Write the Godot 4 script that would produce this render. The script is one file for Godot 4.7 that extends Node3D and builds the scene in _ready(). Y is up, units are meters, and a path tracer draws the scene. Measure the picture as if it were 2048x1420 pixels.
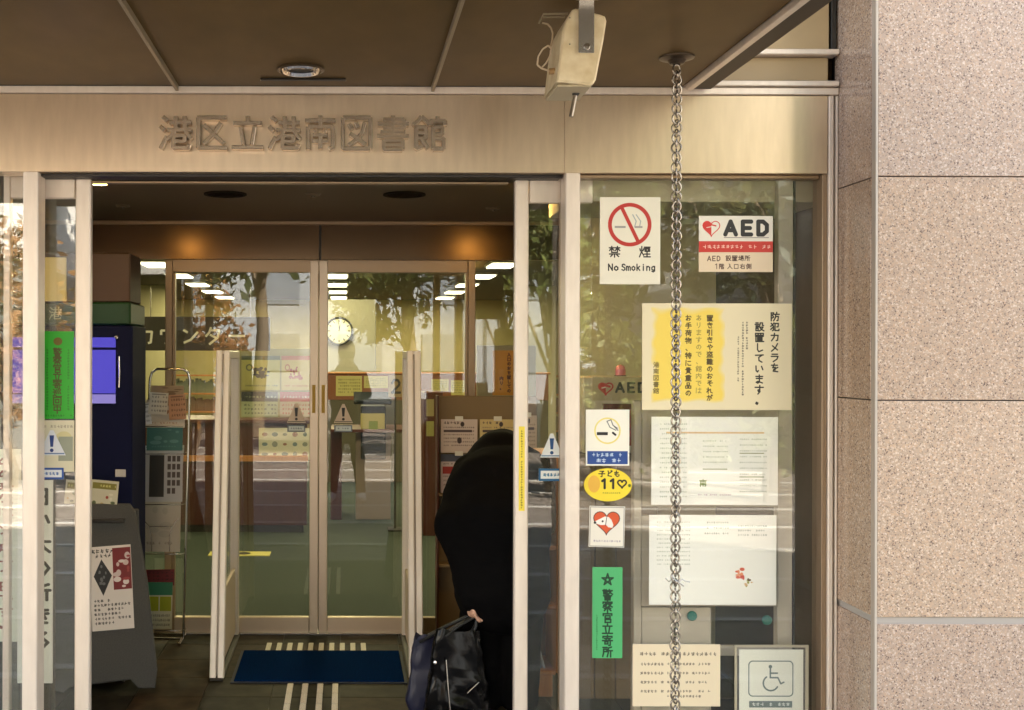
extends Node3D
# Library entrance under a brown soffit. Facade plane z = 0, camera 4 m in front of it, y = 0 is the vestibule floor.

const F := 2240.0        # focal length in photograph pixels
const EYE := 1.5

var root_names := {}
var meshes := {}
var mats := {}
var rng := RandomNumberGenerator.new()

func _ready():
	rng.seed = 7
	setup_view()
	make_materials()
	build_street_ground()
	build_shell()
	build_soffit()
	build_pillar()
	build_front()
	build_vestibule()
	build_inner_screen()
	build_library()
	build_street()
	build_sign()
	build_soffit_fittings()
	build_window_notices()
	build_window_room()
	build_left_side()
	build_guards()
	build_person()
	build_right_racks()
	build_photographer()

# ---------------------------------------------------------------- view, sky, sun
func setup_view():
	var cam := Camera3D.new()
	cam.name = "camera"
	add_child(cam)
	cam.position = Vector3(0, EYE, 4)
	cam.rotation_degrees = Vector3(0, 0, 0.14)
	cam.projection = Camera3D.PROJECTION_FRUSTUM
	cam.near = 0.05
	cam.far = 400.0
	cam.size = 2.0 * 710.0 / F * cam.near
	cam.frustum_offset = Vector2((1024.0 - 690.0) / F * cam.near, 0)
	cam.current = true
	var env := Environment.new()
	env.background_mode = Environment.BG_SKY
	var sm := ProceduralSkyMaterial.new()
	sm.sky_top_color = Color(0.52, 0.62, 0.76)
	sm.sky_horizon_color = Color(0.90, 0.90, 0.88)
	sm.sky_curve = 0.3
	sm.ground_bottom_color = Color(0.35, 0.32, 0.28)
	sm.ground_horizon_color = Color(0.75, 0.73, 0.70)
	sm.sky_energy_multiplier = 0.75
	var sky := Sky.new()
	sky.sky_material = sm
	env.sky = sky
	env.tonemap_mode = Environment.TONE_MAPPER_LINEAR
	env.tonemap_exposure = 9.4
	env.sdfgi_enabled = true
	env.ssao_enabled = true
	env.ssil_enabled = true
	var we := WorldEnvironment.new()
	we.name = "world_environment"
	we.environment = env
	add_child(we)
	var sun := DirectionalLight3D.new()
	sun.name = "sun"
	add_child(sun)
	sun.light_energy = 1.6
	sun.light_color = Color(1.0, 0.965, 0.905)
	sun.light_angular_distance = 0.5
	sun.shadow_enabled = true
	# from behind the building and from the right: the front stands in shade, the street and the left-hand house in sun
	sun.look_at_from_position(Vector3.ZERO, Vector3(-0.62, -0.72, 0.62))

# ---------------------------------------------------------------- helpers
func px(x: float, d: float) -> float: return (x - 690.0) * d / F
func py(y: float, d: float) -> float: return EYE - (y - 710.0) * d / F
func at(x: float, y: float, d: float) -> Vector3: return Vector3(px(x, d), py(y, d), 4.0 - d)
func lin(r: float, g: float, b: float) -> Color: return Color(r, g, b).linear_to_srgb()

func mat(c: Color, rough := 0.6, metal := 0.0, spec := 0.5) -> StandardMaterial3D:
	var key := str(c) + str(rough) + str(metal) + str(spec)
	if mats.has(key): return mats[key]
	var m := StandardMaterial3D.new()
	m.albedo_color = c
	m.roughness = rough
	m.metallic = metal
	m.metallic_specular = spec
	mats[key] = m
	return m

func numbered(called: String) -> String:
	var n: int = root_names.get(called, -1) + 1
	root_names[called] = n
	return called if n == 0 else "%s_%03d" % [called, n]

func thing(called: String, label: String, category: String, where := Vector3.ZERO, group := "") -> Node3D:
	var o := Node3D.new()
	o.name = numbered(called)
	add_child(o)
	o.position = where
	o.set_meta("label", label)
	o.set_meta("category", category)
	if group: o.set_meta("group", group)
	return o

func structure(called: String, mesh: Mesh, m: Material, where := Vector3.ZERO) -> MeshInstance3D:
	var o := part(self, numbered(called), mesh, m, where)
	o.set_meta("kind", "structure")
	return o

func part(parent: Node3D, called: String, mesh: Mesh, m: Material, where := Vector3.ZERO, turn := Vector3.ZERO) -> MeshInstance3D:
	var o := MeshInstance3D.new()
	o.name = called
	o.mesh = mesh
	if m: o.material_override = m
	parent.add_child(o, true)
	o.position = where
	o.rotation_degrees = turn
	return o

func tri(st: SurfaceTool, a: Vector3, b: Vector3, c: Vector3, n: Vector3):
	if (c - a).cross(b - a).dot(n) < 0.0:
		var t := b
		b = c
		c = t
	for v in [a, b, c]:
		st.set_normal(n)
		st.add_vertex(v)

func quad(st: SurfaceTool, a: Vector3, b: Vector3, c: Vector3, d: Vector3, n: Vector3):
	tri(st, a, b, c, n)
	tri(st, a, c, d, n)

func begin() -> SurfaceTool:
	var st := SurfaceTool.new()
	st.begin(Mesh.PRIMITIVE_TRIANGLES)
	return st

# a box with chamfered edges; centred
func add_box(st: SurfaceTool, s: Vector3, c := Vector3.ZERO, bev := 0.0):
	var h := s / 2.0
	var b: float = minf(bev, minf(h.x, minf(h.y, h.z)) * 0.9)
	for ax in 3:
		for sg in [-1.0, 1.0]:
			var u := (ax + 1) % 3
			var w := (ax + 2) % 3
			var n := Vector3.ZERO
			n[ax] = sg
			var q := []
			for k in [[-1, -1], [1, -1], [1, 1], [-1, 1]]:
				var p := Vector3.ZERO
				p[ax] = sg * h[ax]
				p[u] = k[0] * (h[u] - b)
				p[w] = k[1] * (h[w] - b)
				q.append(p + c)
			quad(st, q[0], q[1], q[2], q[3], n)
	if b <= 0.0: return
	for ax in 3:                       # edges along ax
		var u := (ax + 1) % 3
		var w := (ax + 2) % 3
		for su in [-1.0, 1.0]:
			for sw in [-1.0, 1.0]:
				var n := Vector3.ZERO
				n[u] = su
				n[w] = sw
				var q := []
				for k in [[-1.0, 0], [1.0, 0], [1.0, 1], [-1.0, 1]]:
					var p := Vector3.ZERO
					p[ax] = k[0] * (h[ax] - b)
					p[u] = su * (h[u] - (b if k[1] == 1 else 0.0))
					p[w] = sw * (h[w] - (b if k[1] == 0 else 0.0))
					q.append(p + c)
				quad(st, q[0], q[1], q[2], q[3], n.normalized())
	for sx in [-1.0, 1.0]:
		for sy in [-1.0, 1.0]:
			for sz in [-1.0, 1.0]:
				var sg := Vector3(sx, sy, sz)
				tri(st, sg * (h - Vector3(0, b, b)) + c, sg * (h - Vector3(b, 0, b)) + c, sg * (h - Vector3(b, b, 0)) + c, sg.normalized())

func cb(s: Vector3, bev := 0.002) -> Mesh:
	var key := "box%s%s" % [s.snapped(Vector3.ONE * 0.0001), bev]
	if not meshes.has(key):
		var st := begin()
		add_box(st, s, Vector3.ZERO, bev)
		meshes[key] = st.commit()
	return meshes[key]

# a box by its corners (world), as a part of a thing that is not turned
func boxw(parent: Node3D, called: String, lo: Vector3, hi: Vector3, m: Material, bev := 0.002) -> MeshInstance3D:
	var base := Vector3.ZERO if parent == self else parent.global_position
	return part(parent, called, cb((hi - lo).abs(), bev), m, (lo + hi) / 2.0 - base)

# a box whose front face fills that rectangle of the photograph at that distance
func pbox(parent: Node3D, called: String, x0: float, y0: float, x1: float, y1: float, d: float, thick: float, m: Material, bev := 0.002) -> MeshInstance3D:
	var a := at(x0, y1, d)
	var b := at(x1, y0, d)
	return boxw(parent, called, Vector3(a.x, a.y, 4.0 - d - thick), Vector3(b.x, b.y, 4.0 - d), m, bev)

# smooth sheet through rows of points
func sheet(st: SurfaceTool, rows: Array, wrap := false):
	var n: int = rows[0].size()
	var nr := []
	for i in rows.size():
		var line := PackedVector3Array()
		for j in n:
			var du: Vector3 = rows[mini(i + 1, rows.size() - 1)][j] - rows[maxi(i - 1, 0)][j]
			var dv: Vector3 = rows[i][(j + 1) % n if wrap else mini(j + 1, n - 1)] - rows[i][(j - 1 + n) % n if wrap else maxi(j - 1, 0)]
			var nn := du.cross(dv)
			line.append(nn.normalized() if nn.length() > 1e-12 else Vector3.UP)
		nr.append(line)
	for i in rows.size() - 1:
		for j in (n if wrap else n - 1):
			var k := (j + 1) % n
			for e in [[i, j], [i, k], [i + 1, k], [i, j], [i + 1, k], [i + 1, j]]:
				st.set_normal(nr[e[0]][e[1]])
				st.add_vertex(rows[e[0]][e[1]])

func add_tube(st: SurfaceTool, pts: Array, r: float, sides := 8, close := false, r2 := -1.0):
	var rows := []
	var n := pts.size()
	var side := Vector3.ZERO
	for i in n:
		var t: Vector3
		if close:
			t = pts[(i + 1) % n] - pts[(i - 1 + n) % n]
		else:
			t = pts[mini(i + 1, n - 1)] - pts[maxi(i - 1, 0)]
		t = t.normalized()
		if side == Vector3.ZERO:
			side = t.cross(Vector3.UP if absf(t.y) < 0.9 else Vector3.RIGHT).normalized()
		side = (side - t * side.dot(t)).normalized()
		var up := side.cross(t)
		var rr := r if r2 < 0.0 else lerpf(r, r2, float(i) / maxf(1.0, n - 1.0))
		var row := PackedVector3Array()
		for k in sides:
			var a := TAU * k / sides
			row.append(pts[i] + (side * cos(a) + up * sin(a)) * rr)
		rows.append(row)
	if close:
		rows.append(rows[0])
		sheet(st, rows, true)
	else:
		sheet(st, rows, true)
		for e in [0, n - 1]:
			var nn: Vector3 = (pts[0] - pts[1] if e == 0 else pts[n - 1] - pts[n - 2]).normalized()
			for k in sides:
				tri(st, pts[e], rows[e][k], rows[e][(k + 1) % sides], nn)

func tube(pts: Array, r: float, sides := 8, close := false, r2 := -1.0) -> Mesh:
	var st := begin()
	add_tube(st, pts, r, sides, close, r2)
	return st.commit()

# profile of Vector2(radius, height) turned round the y axis
func lathe(profile: Array, seg := 32) -> Mesh:
	var st := begin()
	for i in profile.size() - 1:
		var rows := []
		for e in [profile[i], profile[i + 1]]:
			var row := PackedVector3Array()
			for k in seg:
				var a := TAU * k / seg
				row.append(Vector3(e.x * cos(a), e.y, e.x * sin(a)))
			rows.append(row)
		sheet(st, rows, true)
	return st.commit()

# outline (x, y) given a thickness along z, front at z = 0
func prism(outline: PackedVector2Array, depth: float, bev := 0.0) -> Mesh:
	var st := begin()
	add_prism(st, outline, depth, 0.0, bev)
	return st.commit()

func add_prism(st: SurfaceTool, outline: PackedVector2Array, depth: float, z := 0.0, bev := 0.0, off := Vector2.ZERO):
	var face := outline
	if bev > 0.0:
		var inset := Geometry2D.offset_polygon(outline, -bev)
		if inset.size() == 1: face = inset[0]
		else: bev = 0.0
	var idx := Geometry2D.triangulate_polygon(face)
	var o := Vector3(off.x, off.y, 0)
	for i in range(0, idx.size(), 3):
		var p := [face[idx[i]], face[idx[i + 1]], face[idx[i + 2]]]
		tri(st, o + Vector3(p[0].x, p[0].y, z), o + Vector3(p[1].x, p[1].y, z), o + Vector3(p[2].x, p[2].y, z), Vector3.BACK)
	var bidx := Geometry2D.triangulate_polygon(outline)
	for i in range(0, bidx.size(), 3):
		var p := [outline[bidx[i]], outline[bidx[i + 1]], outline[bidx[i + 2]]]
		tri(st, o + Vector3(p[0].x, p[0].y, z - depth), o + Vector3(p[1].x, p[1].y, z - depth), o + Vector3(p[2].x, p[2].y, z - depth), Vector3.FORWARD)
	var ccw := not Geometry2D.is_polygon_clockwise(outline)
	for i in outline.size():
		var a := outline[i]
		var b := outline[(i + 1) % outline.size()]
		var t := (b - a).normalized()
		var n := Vector2(t.y, -t.x) if ccw else Vector2(-t.y, t.x)
		quad(st, o + Vector3(a.x, a.y, z - bev), o + Vector3(b.x, b.y, z - bev), o + Vector3(b.x, b.y, z - depth), o + Vector3(a.x, a.y, z - depth), Vector3(n.x, n.y, 0))
	if bev > 0.0:
		# join the outline with its inset by nearest points
		for i in outline.size():
			var a := outline[i]
			var b := outline[(i + 1) % outline.size()]
			var fa := nearest(face, a)
			var fb := nearest(face, b)
			var t := (b - a).normalized()
			var n2 := Vector2(t.y, -t.x) if ccw else Vector2(-t.y, t.x)
			var nn := Vector3(n2.x, n2.y, 1.0).normalized()
			tri(st, o + Vector3(a.x, a.y, z - bev), o + Vector3(b.x, b.y, z - bev), o + Vector3(fb.x, fb.y, z), nn)
			if fa != fb:
				tri(st, o + Vector3(a.x, a.y, z - bev), o + Vector3(fb.x, fb.y, z), o + Vector3(fa.x, fa.y, z), nn)

func nearest(p: PackedVector2Array, q: Vector2) -> Vector2:
	var best := p[0]
	for v in p:
		if v.distance_squared_to(q) < best.distance_squared_to(q): best = v
	return best

# a sheet of paper or film: printed front, plain rest; centred, facing +z, gently uneven
func card(w: float, h: float, bow := 0.0, thick := 0.0008, seed_ := 0) -> Mesh:
	var key := "card%.4f_%.4f_%.4f_%.4f_%d" % [w, h, bow, thick, seed_]
	if meshes.has(key): return meshes[key]
	var n := 8 if bow > 0.0 else 1
	var mesh := ArrayMesh.new()
	var ph := seed_ * 1.7
	var f := func(u: float, v: float) -> float:
		return bow * (sin(u * 4.0 + ph) * 0.6 + sin(v * 5.0 + ph * 2.0 + u * 2.0) * 0.4 + 1.0)
	for side in 2:
		var st := begin()
		for i in n:
			for j in n:
				var c := []
				for k in [[0, 0], [1, 0], [1, 1], [0, 1]]:
					var u := float(i + k[0]) / n
					var v := float(j + k[1]) / n
					c.append([Vector3((u - 0.5) * w, (0.5 - v) * h, f.call(u, v) - (thick if side == 1 else 0.0)), Vector2(u, v)])
				for e in ([0, 1, 2, 0, 2, 3] if side == 0 else [0, 2, 1, 0, 3, 2]):
					st.set_normal(Vector3.BACK if side == 0 else Vector3.FORWARD)
					st.set_uv(c[e][1])
					st.add_vertex(c[e][0])
		if side == 1:
			for e in 4:
				for i in n:
					var q := []
					for t in [float(i) / n, float(i + 1) / n]:
						var uv: Vector2 = [Vector2(t, 0), Vector2(1, t), Vector2(t, 1), Vector2(0, t)][e]
						q.append(Vector3((uv.x - 0.5) * w, (0.5 - uv.y) * h, f.call(uv.x, uv.y)))
					var nn: Vector3 = [Vector3.UP, Vector3.RIGHT, Vector3.DOWN, Vector3.LEFT][e]
					quad(st, q[0], q[1], q[1] - Vector3(0, 0, thick), q[0] - Vector3(0, 0, thick), nn)
		mesh = st.commit(mesh)
	meshes[key] = mesh
	return mesh

func printed(tex: Texture2D, rough := 0.5) -> StandardMaterial3D:
	var m := StandardMaterial3D.new()
	m.albedo_texture = tex
	m.roughness = rough
	m.texture_repeat = false
	return m

# a printed sheet filling a rectangle of the photograph at that distance
func poster(parent: Node3D, called: String, x0: float, y0: float, x1: float, y1: float, d: float, front: Material, bow := 0.0, back: Material = null, thick := 0.0008) -> MeshInstance3D:
	var a := at(x0, y1, d)
	var b := at(x1, y0, d)
	var base := Vector3.ZERO if parent == self else parent.global_position
	var o := part(parent, called, card(snappedf(b.x - a.x, 0.0005), snappedf(b.y - a.y, 0.0005), bow, thick, int(x0)), null, (a + b) / 2.0 - base)
	o.set_surface_override_material(0, front)
	o.set_surface_override_material(1, back if back else mat(Color(0.85, 0.84, 0.8), 0.6))
	return o

# ---------------------------------------------------------------- computed pictures
func blank(w: int, h: int, c: Color) -> Image:
	var im := Image.create(w, h, false, Image.FORMAT_RGBA8)
	im.fill(c)
	return im

func dot(im: Image, x: int, y: int, c: Color, a: float):
	if x < 0 or y < 0 or x >= im.get_width() or y >= im.get_height() or a <= 0.0: return
	im.set_pixel(x, y, im.get_pixel(x, y).lerp(c, minf(a, 1.0) * c.a))

func ln(im: Image, a: Vector2, b: Vector2, w: float, c: Color):
	var r := w / 2.0 + 1.0
	var ab := b - a
	var l2 := maxf(ab.length_squared(), 1e-6)
	for y in range(int(floor(minf(a.y, b.y) - r)), int(ceil(maxf(a.y, b.y) + r)) + 1):
		for x in range(int(floor(minf(a.x, b.x) - r)), int(ceil(maxf(a.x, b.x) + r)) + 1):
			var p := Vector2(x, y)
			var t := clampf((p - a).dot(ab) / l2, 0.0, 1.0)
			dot(im, x, y, Color(c.r, c.g, c.b), (w / 2.0 + 0.5 - p.distance_to(a + ab * t)) * c.a)

func rect(im: Image, x0: float, y0: float, x1: float, y1: float, c: Color):
	im.fill_rect(Rect2i(int(x0), int(y0), int(x1 - x0), int(y1 - y0)), c)

func blob(im: Image, c: Vector2, rx: float, ry: float, col: Color):
	for y in range(int(c.y - ry - 1), int(c.y + ry + 2)):
		for x in range(int(c.x - rx - 1), int(c.x + rx + 2)):
			var q := Vector2((x - c.x) / rx, (y - c.y) / ry).length()
			dot(im, x, y, col, (1.0 - q) * minf(rx, ry) + 0.5)

func area_fill(im: Image, poly: PackedVector2Array, col: Color):
	var lo := poly[0]
	var hi := poly[0]
	for p in poly:
		lo = lo.min(p)
		hi = hi.max(p)
	for y in range(int(lo.y), int(hi.y) + 1):
		for x in range(int(lo.x), int(hi.x) + 1):
			if Geometry2D.is_point_in_polygon(Vector2(x, y), poly): dot(im, x, y, col, 1.0)

func ring(im: Image, c: Vector2, r: float, w: float, col: Color, a0 := 0.0, a1 := TAU):
	var n := int(maxf(12.0, r))
	for i in n:
		var p := a0 + (a1 - a0) * i / n
		var q := a0 + (a1 - a0) * (i + 1) / n
		ln(im, c + Vector2(cos(p), sin(p)) * r, c + Vector2(cos(q), sin(q)) * r, w, col)

func strokes(ch: String) -> Array:
	var out := []
	for s in GLYPHS.get(ch, "").split("|", false):
		var line := PackedVector2Array()
		for p in s.strip_edges().split(" ", false):
			var v: PackedStringArray = p.split(",")
			line.append(Vector2(float(v[0]), float(v[1])) / 100.0)
		if line.size() > 3 and line[0] == line[line.size() - 1]:
			var h := line.size() / 2
			out.append(line.slice(0, h + 1))
			line = line.slice(h)
		out.append(line)
	return out

func glyph(im: Image, ch: String, x: float, y: float, s: float, w: float, c: Color, sx := 1.0):
	for line in strokes(ch):
		for i in line.size() - 1:
			ln(im, Vector2(x + line[i].x * s * sx, y + line[i].y * s), Vector2(x + line[i + 1].x * s * sx, y + line[i + 1].y * s), w, c)

func vtext(im: Image, text: String, x: float, y: float, s: float, pitch: float, w: float, c: Color):
	for i in text.length(): glyph(im, text[i], x, y + i * pitch, s, w, c)

func htext(im: Image, text: String, x: float, y: float, s: float, pitch: float, w: float, c: Color, sx := 1.0):
	for i in text.length(): glyph(im, text[i], x + i * pitch, y, s, w, c, sx)

# fine print that cannot be read in the photograph: a line of small broken marks
func print_line(im: Image, x: float, y: float, length: float, s: float, c: Color, r: RandomNumberGenerator, down := false):
	var t := 0.0
	var w := maxf(0.8, s * 0.15)
	while t < length:
		if r.randf() < 0.92:
			var o := Vector2(x, y + t) if down else Vector2(x + t, y)
			var bars := r.randi_range(1, 3)
			for k in bars:
				var yy := s * (0.12 + 0.76 * (k + 0.5) / bars)
				ln(im, o + Vector2(s * r.randf_range(0.05, 0.3), yy), o + Vector2(s * r.randf_range(0.7, 0.95), yy), w, c)
			var xx := s * r.randf_range(0.3, 0.7)
			ln(im, o + Vector2(xx, s * 0.08), o + Vector2(xx, s * r.randf_range(0.7, 0.95)), w, c)
			if r.randf() < 0.5: ln(im, o + Vector2(s * 0.5, s * 0.6), o + Vector2(s * r.randf_range(0.05, 0.95), s * 0.95), w, c)
		t += s * 1.14

func tex(im: Image) -> ImageTexture:
	return ImageTexture.create_from_image(im)

func noise(kind: int, freq: float, seed_: int, oct := 3) -> FastNoiseLite:
	var n := FastNoiseLite.new()
	n.noise_type = kind
	n.frequency = freq
	n.seed = seed_
	n.fractal_octaves = oct
	return n

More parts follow.
